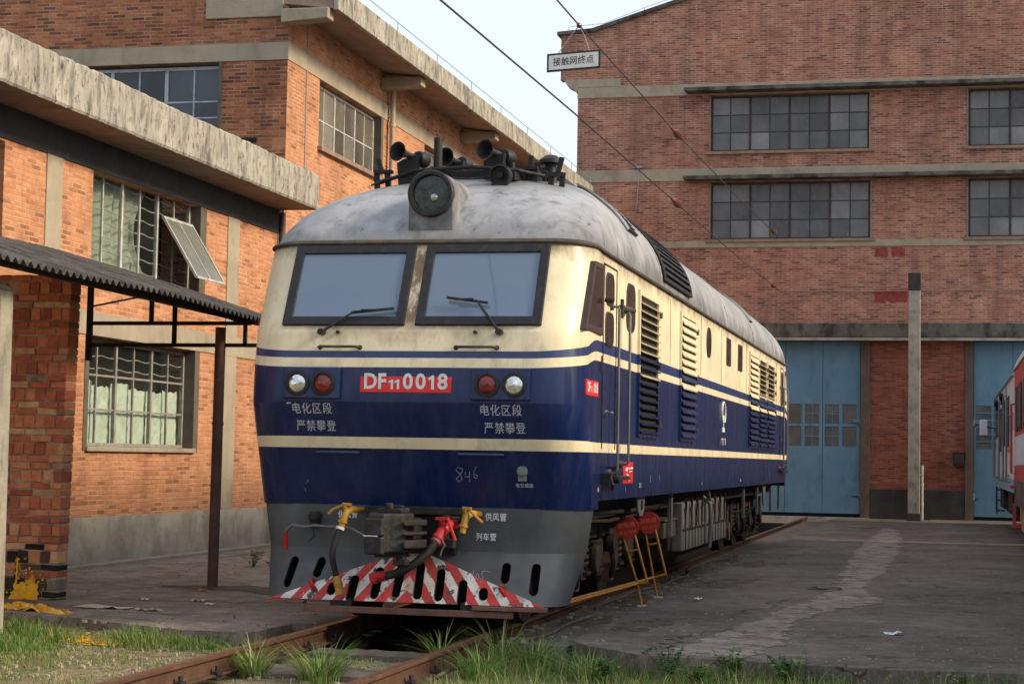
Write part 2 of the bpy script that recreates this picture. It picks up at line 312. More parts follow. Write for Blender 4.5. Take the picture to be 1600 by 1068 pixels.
def groundm():
    t = NT('ground')
    n1 = t.noise(1.1, 6, .65); n2 = t.noise(9, 6, .7); n3 = t.noise(45, 4, .7)
    c = t.ramp(n2, [(.25, A(.10, .08, .052)), (.5, A(.27, .22, .145)), (.72, A(.42, .34, .235))])
    c = t.mix(c, A(.12, .13, .045), t.ramp(n1, [(.42, 0.0), (.6, .75)]))
    c = t.mix(c, t.ramp(n3, [(.3, .55), (.7, 1.4)]), .9, 'MULTIPLY')
    c = t.mix(c, A(.36, .34, .30), t.math('MULTIPLY', t.ramp(t.noise(22, 3, .6, t.map((1, 1, 1), (4, 4, 4))), [(.64, 0.0), (.68, 1.0)]), .7))
    t.bump(t.math('ADD', n2, t.math('MULTIPLY', n3, .5)), .9, .05)
    return t.fin(c, .95, 0, .2)
M['ground'] = groundm()
def pavem(name, a, b, wet=.0):
    t = NT(name)
    n1 = t.noise(.5, 6, .65); n2 = t.noise(3.5, 6, .7); n3 = t.noise(30, 5, .75)
    c = t.mix(a, b, t.ramp(n1, [(.38, 0.0), (.64, 1.0)]))
    c = t.mix(c, t.ramp(n2, [(.3, .62), (.7, 1.35)]), 1, 'MULTIPLY')
    c = t.mix(c, t.ramp(n3, [(.3, .7), (.7, 1.3)]), 1, 'MULTIPLY')
    c = t.mix(c, t.ramp(t.noise(11, 6, .8, t.map((.7, 1.4, 1), (2, 2, 0))), [(.3, .6), (.7, 1.4)]), 1, 'MULTIPLY')
    # pale scuffs along the traffic and old joints
    sc = t.noise(2.3, 6, .7, t.map((.9, 6, 1)))
    c = t.mix(c, A(.30, .27, .24), t.math('MULTIPLY', t.ramp(sc, [(.63, 0.0), (.72, 1.0)]), .45))
    sp = t.noise(24, 3, .6, t.map((.6, 1.5, 1), (7, 3, 0)))
    c = t.mix(c, A(.36, .33, .29), t.math('MULTIPLY', t.ramp(sp, [(.635, 0.0), (.67, 1.0)]), t.ramp(t.noise(1.2, 4), [(.4, .15), (.65, .8)])))
    v = t.n.new('ShaderNodeTexVoronoi'); v.feature = 'DISTANCE_TO_EDGE'; v.inputs['Scale'].default_value = .42
    dv = t.n.new('ShaderNodeVectorMath'); dv.operation = 'ADD'; nn = t.n.new('ShaderNodeTexNoise'); nn.inputs['Scale'].default_value = 1.8; nn.inputs['Detail'].default_value = 5
    t.L(t.co, nn.inputs['Vector']); t.L(t.co, dv.inputs[0]); t.L(nn.outputs['Color'], dv.inputs[1]); t.L(dv.outputs[0], v.inputs['Vector'])
    cr = t.math('MULTIPLY', t.ramp(v.outputs['Distance'], [(0.0, 1.0), (.010, 0.0)]), t.ramp(t.noise(.7, 3), [(.45, 0.0), (.55, .8)]))
    c = t.mix(c, A(.012, .011, .01), cr)
    t.bump(t.math('ADD', n3, t.math('MULTIPLY', n2, .6)), .35, .02)
    return t.fin(c, t.ramp(n2, [(.3, .75), (.7, .95)]), 0, .25)
M['pave_r'] = pavem('pave_r', A(.09, .077, .065), A(.16, .136, .112))
M['pave_l'] = pavem('pave_l', A(.18, .15, .12), A(.31, .265, .215))
M['pave_worn'] = pavem('pave_worn', A(.21, .18, .15), A(.25, .215, .175))
M['sand'] = surf('sand', A(.16, .115, .07), .95, 0, .25, 5, ((A(.055, .046, .04), .95, 6, (1, 1, 1), .40, .58),), .4, 40)
def breakup(m, scale, lo, hi):
    """let what lies beneath show through a thin worn layer in ragged patches"""
    nt = m.node_tree; out = nt.nodes['Material Output']; b = nt.nodes['Principled BSDF']
    tc = nt.nodes.new('ShaderNodeTexCoord'); n = nt.nodes.new('ShaderNodeTexNoise'); n.inputs['Scale'].default_value = scale; n.inputs['Detail'].default_value = 6; n.inputs['Roughness'].default_value = .75
    nt.links.new(tc.outputs['Object'], n.inputs['Vector'])
    r = nt.nodes.new('ShaderNodeValToRGB'); r.color_ramp.elements[0].position = lo; r.color_ramp.elements[1].position = hi; nt.links.new(n.outputs['Fac'], r.inputs[0])
    tr = nt.nodes.new('ShaderNodeBsdfTransparent'); mx = nt.nodes.new('ShaderNodeMixShader')
    nt.links.new(r.outputs[0], mx.inputs[0]); nt.links.new(tr.outputs[0], mx.inputs[1]); nt.links.new(b.outputs[0], mx.inputs[2]); nt.links.new(mx.outputs[0], out.inputs[0])
breakup(M['pave_worn'], 3.2, .30, .50); breakup(M['sand'], 4.5, .42, .60)
M['kerb'] = surf('kerb', A(.12, .105, .09), .95, 0, .25, 3, ((A(.03, .028, .024), .7, 4, (1, 1, 1), .48, .66), (A(.05, .06, .02), .5, 3, (1, 1, 1), .55, .7)), .6, 18)
M['pit_shade_crack'] = surf('pit_shade_crack', A(.006, .006, .006), .5, 0, .2, 3)  # near black: shade inside the pit put into the colour; also fills cracks
def leafm(name, stops):
    t = NT(name)
    g = t.n.new('ShaderNodeNewGeometry')
    c = t.ramp(g.outputs['Random Per Island'], stops)
    t.fin(c, .6, 0, .3)
    tr = t.n.new('ShaderNodeBsdfTranslucent'); t.L(c, tr.inputs[0])
    mx = t.n.new('ShaderNodeMixShader'); mx.inputs[0].default_value = .25
    t.L(t.b.outputs[0], mx.inputs[1]); t.L(tr.outputs[0], mx.inputs[2]); t.L(mx.outputs[0], t.out.inputs[0])
    return t.m
M['grass'] = leafm('grass', [(0, A(.05, .12, .02)), (.45, A(.10, .21, .035)), (.8, A(.19, .29, .06)), (.93, A(.29, .28, .10)), (1, A(.36, .30, .15))])
M['grassdry'] = leafm('grassdry', [(0, A(.14, .18, .05)), (.4, A(.25, .25, .09)), (.8, A(.36, .31, .14)), (1, A(.44, .37, .20))])
M['weed'] = leafm('weed', [(0, A(.035, .10, .02)), (.6, A(.08, .19, .035)), (1, A(.16, .27, .06))])
def islandm(name, stops, rough=.9, bs=25, b=.6):
    t = NT(name); g = t.n.new('ShaderNodeNewGeometry')
    c = t.ramp(g.outputs['Random Per Island'], stops)
    c = t.mix(c, t.ramp(t.noise(12, 5, .7), [(.25, .6), (.75, 1.3)]), 1, 'MULTIPLY')
    c = t.mix(c, A(.05, .035, .025), t.math('MULTIPLY', t.ramp(t.noise(6, 5, .7), [(.58, 0.0), (.78, 1.0)]), .5))
    t.bump(t.noise(bs, 5), b, .02)
    return t.fin(c, rough, 0, .2)
M['pier_brick'] = islandm('pier_brick', [(0, A(.36, .11, .065)), (.3, A(.52, .165, .085)), (.6, A(.60, .215, .105)), (.85, A(.66, .29, .14)), (.95, A(.66, .44, .23)), (1, A(.32, .14, .10))])
M['pier_soot'] = islandm('pier_soot', [(0, A(.025, .021, .016)), (.5, A(.06, .045, .032)), (.85, A(.13, .085, .055)), (1, A(.26, .23, .20))], .95, 25, .9)
M['mortar'] = surf('mortar', A(.38, .30, .22), .95, 0, .35, 6, ((A(.04, .03, .025), .6, 5, (1, 1, 1), .5, .7),), .6, 30)
M['ypaint'] = surf('ypaint', A(.85, .45, .02), .7, 0, .25, 14, ((A(.75, .20, .02), .6, 9, (1, 1, 1), .5, .65),), .4, 40)
M['ycloth'] = surf('ycloth', A(.80, .45, .05), .7, 0, .3, 8, ((A(.75, .68, .45), .7, 5, (1, 1, 1), .55, .65),), .3, 20)
M['paperlit'] = surf('paperlit', A(.55, .50, .38), .8, 0, .2, 9)
M['bark'] = surf('bark', A(.02, .015, .012), .9, 0, .3, 12)

# ------------------------------------------------------------------ mesh helper
class MB:
    def __init__(s): s.v = []; s.f = []; s.k = []
    def add(s, vs, fs, k=0):
        o = len(s.v); s.v += [tuple(p) for p in vs]
        for f in fs: s.f.append(tuple(i+o for i in f)); s.k.append(k)
        return s
    def hexa(s, p, k=0):
        return s.add(p, [(0, 3, 2, 1), (4, 5, 6, 7), (0, 1, 5, 4), (1, 2, 6, 5), (2, 3, 7, 6), (3, 0, 4, 7)], k)
    def box(s, x0, x1, y0, y1, z0, z1, k=0):
        return s.hexa([(x0, y0, z0), (x1, y0, z0), (x1, y1, z0), (x0, y1, z0), (x0, y0, z1), (x1, y0, z1), (x1, y1, z1), (x0, y1, z1)], k)
    def bar(s, a, b, w, h, k=0, up=(0, 0, 1)):
        a = Vector(a); b = Vector(b); d = (b-a).normalized(); up = Vector(up)
        if abs(d.dot(up)) > .98: up = Vector((0, 1, 0))
        x = d.cross(up).normalized()*w/2; y = x.cross(d).normalized()*h/2
        return s.hexa([a-x-y, a+x-y, a+x+y, a-x+y, b-x-y, b+x-y, b+x+y, b-x+y], k)
    def tube(s, pts, r, seg=8, k=0, cap=True):
        P = [Vector(p) for p in pts]; n = len(P)
        rs = r if isinstance(r, (list, tuple)) else [r]*n
        o = len(s.v); ref = None
        for i, p in enumerate(P):
            t = (P[min(i+1, n-1)]-P[max(i-1, 0)]).normalized()
            if ref is None:
                ref = Vector((0, 0, 1)) if abs(t.z) < .9 else Vector((1, 0, 0))
            x = t.cross(ref).normalized(); ref = x.cross(t).normalized()
            for j in range(seg):
                a = 2*math.pi*j/seg
                s.v.append(tuple(p+(x*math.cos(a)+ref*math.sin(a))*rs[i]))
        for i in range(n-1):
            for j in range(seg):
                q = (j+1) % seg
                s.f.append((o+i*seg+j, o+i*seg+q, o+(i+1)*seg+q, o+(i+1)*seg+j)); s.k.append(k)
        if cap:
            s.f.append(tuple(o+j for j in reversed(range(seg)))); s.k.append(k)
            s.f.append(tuple(o+(n-1)*seg+j for j in range(seg))); s.k.append(k)
        return s
    def cyl(s, a, b, r, r1=None, seg=16, k=0): return s.tube([a, b], [r, r if r1 is None else r1], seg, k)
    def lathe(s, o, ax, prof, seg=24, k=0):
        o = Vector(o); ax = Vector(ax).normalized()
        ref = Vector((0, 0, 1)) if abs(ax.z) < .9 else Vector((1, 0, 0))
        x = ax.cross(ref).normalized(); y = x.cross(ax); b = len(s.v)
        for r, h in prof:
            for j in range(seg):
                a = 2*math.pi*j/seg
                s.v.append(tuple(o+ax*h+(x*math.cos(a)+y*math.sin(a))*max(r, 1e-4)))
        for i in range(len(prof)-1):
            for j in range(seg):
                q = (j+1) % seg
                s.f.append((b+i*seg+j, b+i*seg+q, b+(i+1)*seg+q, b+(i+1)*seg+j)); s.k.append(k)
        return s
    def prism(s, poly, d, k=0):
        d = Vector(d); n = len(poly); P = [Vector(p) for p in poly]
        vs = P+[p+d for p in P]
        fs = [tuple(reversed(range(n))), tuple(range(n, 2*n))]+[(i, (i+1) % n, n+(i+1) % n, n+i) for i in range(n)]
        return s.add(vs, fs, k)
    def sheet(s, poly, k=0): return s.add(poly, [tuple(range(len(poly)))], k)
    def obj(s, name, mats, parent=None, smooth=None, bevel=0, recalc=True, loc=None):
        me = bpy.data.meshes.new(name)
        if loc is not None: s.v = [(a[0]-loc[0], a[1]-loc[1], a[2]-loc[2]) for a in s.v]
        me.from_pydata(s.v, [], s.f)
        if not isinstance(mats, (list, tuple)): mats = [mats]
        for m in mats: me.materials.append(M[m] if isinstance(m, str) else m)
        me.polygons.foreach_set('material_index', s.k)
        if recalc:
            b = bmesh.new(); b.from_mesh(me); bmesh.ops.recalc_face_normals(b, faces=b.faces); b.to_mesh(me); b.free()
        if smooth is not None:
            me.polygons.foreach_set('use_smooth', [True]*len(me.polygons)); me.set_sharp_from_angle(angle=R(smooth))
        o = bpy.data.objects.new(name, me); COL.objects.link(o)
        if loc is not None: o.location = loc
        if parent: o.parent = parent
        if bevel:
            bv = o.modifiers.new('b', 'BEVEL'); bv.width = bevel; bv.segments = 2; bv.limit_method = 'ANGLE'; bv.angle_limit = R(40)
        return o

def thing(name, label, cat, loc=(0, 0, 0), group=None):
    o = bpy.data.objects.new(name, None); COL.objects.link(o); o.location = loc; o.empty_display_size = .2
    o['label'] = label; o['category'] = cat
    if group: o['group'] = group
    return o
def tag(o, label, cat, group=None):
    o['label'] = label; o['category'] = cat
    if group: o['group'] = group
    return o
def struct(o, kind='structure'): o['kind'] = kind; return o

def textmesh(body, size, org, xd, yd, wscale=1.0, gap=1.0, heavy=0.0):
    c = bpy.data.curves.new('txt', 'FONT'); c.body = body; c.size = 1; c.align_x = 'CENTER'; c.align_y = 'CENTER'
    c.space_character = gap; c.offset = heavy; c.resolution_u = 3
    o = bpy.data.objects.new('txt', c); COL.objects.link(o)
    dg = bpy.context.evaluated_depsgraph_get(); dg.update()
    me = bpy.data.meshes.new_from_object(o.evaluated_get(dg))
    xd = Vector(xd); yd = Vector(yd); org = Vector(org)
    mb = MB(); mb.add([org+xd*(v.co.x*size*wscale)+yd*(v.co.y*size) for v in me.vertices], [tuple(p.vertices) for p in me.polygons])
    bpy.data.objects.remove(o); bpy.data.curves.remove(c); bpy.data.meshes.remove(me)
    return mb
def merge(*ms):
    r = MB()
    for m in ms:
        o = len(r.v); r.v += m.v; r.f += [tuple(i+o for i in f) for f in m.f]; r.k += m.k
    return r

# wall with rectangular holes: plane 'x' (wall at x=c, u=y) or 'y' (wall at y=c, u=x); d = thickness vector component
def wall(mb, plane, c, u0, u1, z0, z1, holes, d, k=0):
    us = sorted({u0, u1}|{h[0] for h in holes}|{h[1] for h in holes}); us = [u for u in us if u0 <= u <= u1]
    zs = sorted({z0, z1}|{h[2] for h in holes}|{h[3] for h in holes}); zs = [z for z in zs if z0 <= z <= z1]
    def P(u, z, o): return (c+o, u, z) if plane == 'x' else (u, c+o, z)
    for i in range(len(us)-1):
        for j in range(len(zs)-1):
            um = (us[i]+us[i+1])/2; zm = (zs[j]+zs[j+1])/2
            if any(h[0] < um < h[1] and h[2] < zm < h[3] for h in holes): continue
            mb.add([P(us[i], zs[j], 0), P(us[i+1], zs[j], 0), P(us[i+1], zs[j+1], 0), P(us[i], zs[j+1], 0)], [(0, 1, 2, 3)], k)
    for h in holes:
        a, b, e, f = h
        for (p, q) in (((a, e), (b, e)), ((b, e), (b, f)), ((b, f), (a, f)), ((a, f), (a, e))):
            mb.add([P(p[0], p[1], 0), P(q[0], q[1], 0), P(q[0], q[1], d), P(p[0], p[1], d)], [(0, 1, 2, 3)], k)
    # outer rim + back
    for (p, q) in (((u0, z0), (u1, z0)), ((u1, z0), (u1, z1)), ((u1, z1), (u0, z1)), ((u0, z1), (u0, z0))):
        mb.add([P(p[0], p[1], 0), P(q[0], q[1], 0), P(q[0], q[1], d), P(p[0], p[1], d)], [(0, 1, 2, 3)], k)
    return mb
def ubox(mb, plane, u0, u1, c0, c1, z0, z1, k=0):
    if plane == 'x': mb.box(min(c0, c1), max(c0, c1), u0, u1, z0, z1, k)
    else: mb.box(u0, u1, min(c0, c1), max(c0, c1), z0, z1, k)

# ================================================================== GROUND
def noise2(x, y, s=0):
    return (math.sin(x*1.7+s)+math.sin(y*2.3+1.3*s)+math.sin((x+y)*3.1+2*s)*.6+math.sin((x-y)*5.3+s)*.35+math.sin(x*9.1+y*7.7)*.2)/3.2
gb = MB()
PX = .60
def gz(x, y):
    z = -.19+.035*noise2(x*1.4, y*1.4)
    if -2.9 < x < -1.0 and y > -1.2: z += .05*min(1, (y+1.2))
    if x < -2.4: z += .07*min(1, (-2.4-x))
    if abs(x) < 1.0: z = min(z, -.165)
    return z
nx0, nx1, ny0, ny1, st = -9.0, 10.0, -7.0, 1.6, .2
nx = int((nx1-nx0)/st); ny = int((ny1-ny0)/st)
for j in range(ny+1):
    for i in range(nx+1):
        x = nx0+i*st; y = ny0+j*st
        gb.v.append((x, y, gz(x, y)))
for j in range(ny):
    for i in range(nx):
        xc = nx0+(i+.5)*st; yc = ny0+(j+.5)*st
        if abs(xc) < .6 and yc > -.2: continue
        a = j*(nx+1)+i
        gb.f.append((a, a+1, a+nx+2, a+nx+1)); gb.k.append(0)
def flat(x0, x1, y0, y1, z): gb.add([(x0, y0, z), (x1, y0, z), (x1, y1, z), (x0, y1, z)], [(0, 1, 2, 3)])
flat(-400, 400, -400, -6.95, -.2); flat(-400, -8.95, -6.95, 400, -.2); flat(9.95, 400, -6.95, 400, -.2)
flat(-8.95, -.6, 1.55, 400, -.2); flat(.6, 9.95, 1.55, 400, -.2); flat(-.6, .6, 37.5, 400, -.2)
struct(gb.obj('ground', 'ground', smooth=60, recalc=False))
pb = MB()   # inspection pit between the rails
pb.sheet([(-.6, -.2, -1.3), (.6, -.2, -1.3), (.6, 37.5, -1.3), (-.6, 37.5, -1.3)])
pb.sheet([(-.6, -.2, -1.3), (-.6, 37.5, -1.3), (-.6, 37.5, -.16), (-.6, -.2, -.16)])
pb.sheet([(.6, -.2, -1.3), (.6, 37.5, -1.3), (.6, 37.5, -.16), (.6, -.2, -.16)])
pb.sheet([(-.6, -.2, -1.3), (.6, -.2, -1.3), (.6, -.2, -.2), (-.6, -.2, -.2)])
pb.sheet([(-.6, 37.5, -1.3), (.6, 37.5, -1.3), (.6, 37.5, -.2), (-.6, 37.5, -.2)])
struct(pb.obj('inspection_pit', 'pit_shade_crack', recalc=False))

def ragged(poly, step=.25, amp=.03, seed=1, closed_only=None):
    rnd = random.Random(seed); out = []
    n = len(poly)
    for i in range(n):
        a = Vector(poly[i]); b = Vector(poly[(i+1) % n]); L = (b-a).length
        m = max(1, int(L/step)) if (closed_only is None or i in closed_only) else 1
        for q in range(m):
            p = a.lerp(b, q/m)
            if q: p = p+Vector((rnd.uniform(-amp, amp), rnd.uniform(-amp, amp), 0))
            out.append(tuple(p))
    return out
# left pavement slab between track and annex
pl = ragged([(-.90, .78, 0), (-1.25, .68, 0), (-1.34, -.30, 0), (-2.2, -.12, 0), (-3.1, .35, 0), (-4.2, .75, 0), (-6.66, .9, 0), (-6.66, 37.8, 0), (-.90, 37.8, 0)], .22, .05, 3, (0, 1, 2, 3, 4, 5))
sb = MB(); sb.prism([(p[0], p[1], -.3) for p in pl], (0, 0, .25)); struct(sb.obj('pavement_beside_annex', 'pave_l'))
# right pavement
pr_ = ragged([(1.53, -.02, 0), (1.75, -.42, 0), (2.27, -.95, 0), (3.98, -1.22, 0), (5.3, -1.12, 0), (9.5, -1.3, 0), (40, -1.3, 0), (40, 37.9, 0), (1.53, 37.9, 0)], .3, .03, 5, (0, 1, 2, 3, 4))
sb = MB(); sb.prism([(p[0], p[1], -.34) for p in pr_], (0, 0, .32)); struct(sb.obj('pavement', 'pave_r'))
sb = MB(); sb.prism(ragged([(.86, .05, -.3), (1.5, -.15, -.3), (1.5, 37.9, -.3), (.86, 37.9, -.3)], .5, .03, 8, (0,)), (0, 0, .235)); struct(sb.obj('track_side_strip', 'kerb'))
# sheets of worn, paler surface and sand (each about 4 mm above what they lie on)
def blob(cx, cy, rx, ry, z, seed, n=40, rot=0, jag=.25):
    rnd = random.Random(seed); ph = [rnd.uniform(0, 6.28) for _ in range(6)]
    out = []
    for i in range(n):
        a = 2*math.pi*i/n
        k = 1+jag*(math.sin(2*a+ph[0])*.5+math.sin(3*a+ph[1])*.5+math.sin(5*a+ph[2])*.35+math.sin(9*a+ph[3])*.25)+rnd.uniform(-.06, .06)
        x = rx*k*math.cos(a); y = ry*k*math.sin(a)
        out.append((cx+x*math.cos(rot)-y*math.sin(rot), cy+x*math.sin(rot)+y*math.cos(rot), z))
    return out
def ribbon(pts, ws, z, seed, amp=.06, step=.2):
    rnd = random.Random(seed); Lf = []; Rt = []
    P = [Vector((p[0], p[1], 0)) for p in pts]
    for i in range(len(P)-1):
        n = max(2, int((P[i+1]-P[i]).length/step))
        for q in range(n):
            t = q/n; p = P[i].lerp(P[i+1], t); w = ws[i]*(1-t)+ws[i+1]*t
            d = (P[i+1]-P[i]).normalized(); nn = Vector((-d.y, d.x, 0))
            Lf.append(p+nn*(w/2+rnd.uniform(-amp, amp))); Rt.append(p-nn*(w/2+rnd.uniform(-amp, amp)))
    return [(p.x, p.y, z) for p in Lf]+[(p.x, p.y, z) for p in reversed(Rt)]
mb = MB()
mb.sheet(ribbon([(2.75, -.9), (2.95, .6), (3.0, 2.4), (3.2, 4.1), (3.55, 5.6), (3.45, 8.2), (3.5, 12), (3.45, 17), (3.4, 24), (3.3, 30)], [.75, .66, .35, .5, .75, .36, .55, .75, .6, .3], -.016, 4, .07, .16))
struct(mb.obj('worn_pavement', 'pave_worn', recalc=False))
mb = MB()
for a in ((1.9, 8.1, .32, 1.0, 1), (1.85, 1.7, .25, .65, 2), (1.75, 12.6, .2, 1.1, 3)): mb.sheet(blob(*a[:4], -.016, a[4]))
for a in ((1.2, 5.3, .22, 1.1, 6), (1.2, 9.3, .2, 1.2, 7), (1.2, 2.4, .25, .8, 8), (1.2, 14.3, .18, 1.4, 9)): mb.sheet(blob(*a[:4], -.061, a[4]))
struct(mb.obj('sand_patches', 'sand', recalc=False), 'stuff')
# crack and joint lines of the right pavement
mb = MB(); rnd = random.Random(3)
def crack(p0, p1, n, w, z=-.0155, amp=.12):
    a = Vector((p0[0], p0[1], 0)); b = Vector((p1[0], p1[1], 0)); d = (b-a); nn = Vector((-d.y, d.x, 0)).normalized()
    ps = [a.lerp(b, i/n)+nn*rnd.uniform(-amp, amp) for i in range(n+1)]
    for i in range(n):
        q = (ps[i+1]-ps[i]); m = Vector((-q.y, q.x, 0)).normalized()*w/2
        mb.sheet([(ps[i]-m)[:2]+(z,), (ps[i+1]-m)[:2]+(z,), (ps[i+1]+m)[:2]+(z,), (ps[i]+m)[:2]+(z,)])
crack((2.25, -.9), (2.45, .9), 14, .022); crack((2.45, .9), (3.0, 2.2), 8, .012); crack((3.1, -1.1), (3.25, .3), 8, .012)
crack((2.6, 3.2), (2.9, 5.6), 10, .02); crack((1.62, 7), (4.9, 7.2), 12, .014, amp=.05); crack((1.6, 13), (5.6, 13.3), 12, .03, amp=.05)
crack((1.62, 21.5), (5.6, 21.4), 10, .05, amp=.04); crack((2.2, 30), (5.6, 30), 6, .06, amp=.03)
struct(mb.obj('pavement_cracks', 'pit_shade_crack', recalc=False), 'stuff')
mb = MB()
for (p0, p1, n, w) in (((-6.3, 4.6), (-1.1, 5.1), 22, .02), ((-3.9, 2.5), (-.95, 3.3), 12, .03), ((-3.2, 1.1), (-1.2, 1.6), 10, .018), ((-5.9, 7.6), (-1.2, 8.2), 14, .02), ((-6, 10.2), (-5.9, 14), 6, .03)):
    crack(p0, p1, n, w, -.0455, .04)
struct(mb.obj('slab_cracks', 'pit_shade_crack', recalc=False), 'stuff')
mb = MB()
mb.sheet(ribbon([(-3.6, 5.0), (-2.4, 4.2), (-1.2, 3.2)], [.5, 1.0, .6], -.046, 9, .12)); mb.sheet(blob(-3.75, 4.6, .5, .35, -.0455, 12))
struct(mb.obj('damp_stain', surf('damp', A(.028, .025, .022), .7, 0, .3, 3), recalc=False), 'stuff')

# ================================================================== RAILS
def rail(cx, label):
    t = thing('rail', label, 'rail', (cx, -6, 0), 'rails of the locomotive track')
    prof = [(-.036, 0), (.036, 0), (.036, -.03), (.010, -.045), (.009, -.13), (.07, -.142), (.07, -.155), (-.07, -.155), (-.07, -.142), (-.009, -.13), (-.010, -.045), (-.036, -.03)]
    mb = MB(); mb.prism([(x, 0, z) for x, z in prof], (0, 43.5, 0)); mb.obj('rail_bar', 'rail', t, bevel=.006)
    mb = MB(); mb.box(-.03, .03, .01, 43.4, .0005, .003); mb.obj('running_surface', 'railtop', t)
    mb = MB(); mb.box(-.1, .1, -.09, .09, -.175, -.157); mb.box(.03, .085, -.05, .05, -.142, -.115); mb.box(-.085, -.03, -.05, .05, -.142, -.115)
    mb.cyl((.06, 0, -.115), (.06, 0, -.075), .018, seg=6); mb.cyl((-.06, 0, -.115), (-.06, 0, -.075), .018, seg=6)
    c = mb.obj('rail_clip', 'iron', t, bevel=.004); c.location = (0, 2.2, 0)
    for i in range(1, 30):
        d = c.copy(); COL.objects.link(d); d.parent = t; d.location = (0, 2.2+i*.68, 0)
rail(-.757, 'rusty rail on the annex side of the inspection pit')
rail(.762, 'rusty rail nearest the red disc signs')
def beam(y0, y1, z, label, nm='concrete_tie'):
    mb = MB(); rnd = random.Random(int(y0*100)); n = 16; P = []
    for i in range(n+1):
        x = -.66+1.32*i/n
        P.append((x, y0+rnd.uniform(-.012, .012), z+rnd.uniform(-.008, .008)))
    Q = [(p[0], y1+rnd.uniform(-.012, .012), z+rnd.uniform(-.008, .008)) for p in P]
    for i in range(n):
        a, b, c, d = P[i], P[i+1], Q[i+1], Q[i]
        lo = -.34
        mb.add([a, b, c, d, (a[0], a[1], lo), (b[0], b[1], lo), (c[0], c[1], lo), (d[0], d[1], lo)], [(0, 1, 2, 3), (4, 5, 1, 0), (2, 3, 7, 6)])
    o = mb.obj(nm, 'kerb', recalc=True); tag(o, label, 'concrete tie')
beam(-.62, -.2, -.155, 'mossy concrete tie at the dark mouth of the inspection pit')
beam(-2.1, -1.45, -.158, 'moss covered concrete tie between two grass tufts nearest the camera')

# ================================================================== BUILDINGS
def window(parent, plane, c, out, u0, u1, z0, z1, bays, cols, rows, fm, pm, rec=.12, fw_=.05, mw=.025, sill=None, mull=None, name='window', back=None):
    """frame + mullions (one part), pane and sill as its sub-parts"""
    ci = c-out*rec; mb = MB()
    def B(a, b, e, f, d0=0, d1=.06): ubox(mb, plane, a, b, ci+out*d0, ci-out*d1, e, f)
    B(u0, u1, z1-fw_, z1); B(u0, u1, z0, z0+fw_); B(u0, u0+fw_, z0+fw_, z1-fw_); B(u1-fw_, u1, z0+fw_, z1-fw_)
    W = (u1-u0)/bays
    for i in range(1, bays): B(u0+W*i-fw_*.55, u0+W*i+fw_*.55, z0+fw_, z1-fw_, .004, .05)
    for i in range(bays):
        for q in range(1, cols):
            x = u0+W*i+W*q/cols; B(x-mw/2, x+mw/2, z0+fw_, z1-fw_, -.006, .04)
    for fz in rows:
        z = z0+(z1-z0)*fz; B(u0+fw_, u1-fw_, z-mw/2, z+mw/2, -.010, .035)
    w = mb.obj(name, fm, parent, bevel=.004)
    mb = MB(); rp_ = random.Random(int(abs(u0*977)+z0*131)); zz = [z0+.02]+[z0+(z1-z0)*q for q in rows]+[z1-.02]; nb = bays*cols
    for i in range(nb):
        for j in range(len(zz)-1):          # every pane sits a little differently in its putty
            a_ = u0+.015+(u1-u0-.03)*i/nb; b_ = u0+.015+(u1-u0-.03)*(i+1)/nb; P = []
            for d_ in (.022, .027):
                for (u, z) in ((a_, zz[j]), (b_, zz[j]), (b_, zz[j+1]), (a_, zz[j+1])):
                    c_ = ci-out*(d_+rp_.uniform(-.0022, .0022)); P.append((c_, u, z) if plane == 'x' else (u, c_, z))
            mb.hexa(P)
    mb.obj('pane', pm, w)
    if sill:
        mb = MB(); ubox(mb, plane, u0-sill[0], u1+sill[0], c+out*sill[1], c-out*(rec-.002), z0-sill[2], z0-.002); mb.obj('sill', sill[3], w, bevel=.01)
    if back:
        mb = MB(); ubox(mb, plane, u0-.02, u1+.02, ci-out*back[0], ci-out*(back[0]+.02), z0-.02, z1+.02); mb.obj('curtain', back[1], w)
    return w

# ---------------------------------------------------------------- engine shed (faces the camera)
YS = 37.9
sh = thing('engine_shed', 'tall red brick engine shed closing the yard, two rows of windows above blue gates', 'building', (2.5, YS, 0))
sh_m = Matrix.Translation((-2.5, -YS, 0))
def kid(o, par):           # part built in world coordinates under an Empty that is not at the origin
    o.parent = par; o.matrix_parent_inverse = par.matrix_world.inverted() if par.matrix_world != Matrix() else Matrix.Translation(-par.location)
    return o
W1 = [(-2.22, 2.49, 10.63, 12.33), (5.18, 9.89, 10.63, 12.33), (12.4, 15, 10.63, 12.33)]
W2 = [(-2.20, 2.53, 8.02, 9.75), (5.18, 9.91, 8.02, 9.75), (12.4, 15, 8.02, 9.75)]
mb = MB(); wall(mb, 'y', YS, -6.19, 24, 5.08, 12.92, W1+W2, .25)
ridge = (8.5, 12.92+1.45+(8.5+5.7)*.306)
top = [(-6.73, 12.92), (24, 12.92), (24, 12.92+1.45+(22.7-15.5)*.306), (ridge[0], ridge[1]), (-5.75, 14.36), (-6.73, 14.30)]
mb.prism([(x, YS, z) for x, z in top], (0, .3, 0))
wall(mb, 'x', -6.19, YS+.25, YS+30, 0, 13.5, [], .25)
kid(mb.obj('brick_wall', 'brick_shed', recalc=True), sh)
mb = MB()
mb.prism([(-6.85, YS-.08, 14.30), (-5.72, YS-.08, 14.365), (ridge[0], YS-.08, ridge[1]), (24, YS-.08, ridge[1]-15.5*.306), (24, YS-.08, ridge[1]-15.5*.306+.13), (ridge[0], YS-.08, ridge[1]+.13), (-5.78, YS-.08, 14.47), (-6.85, YS-.08, 14.40)], (0, 30, 0))
kid(mb.obj('roof', 'conc_dark'), sh)
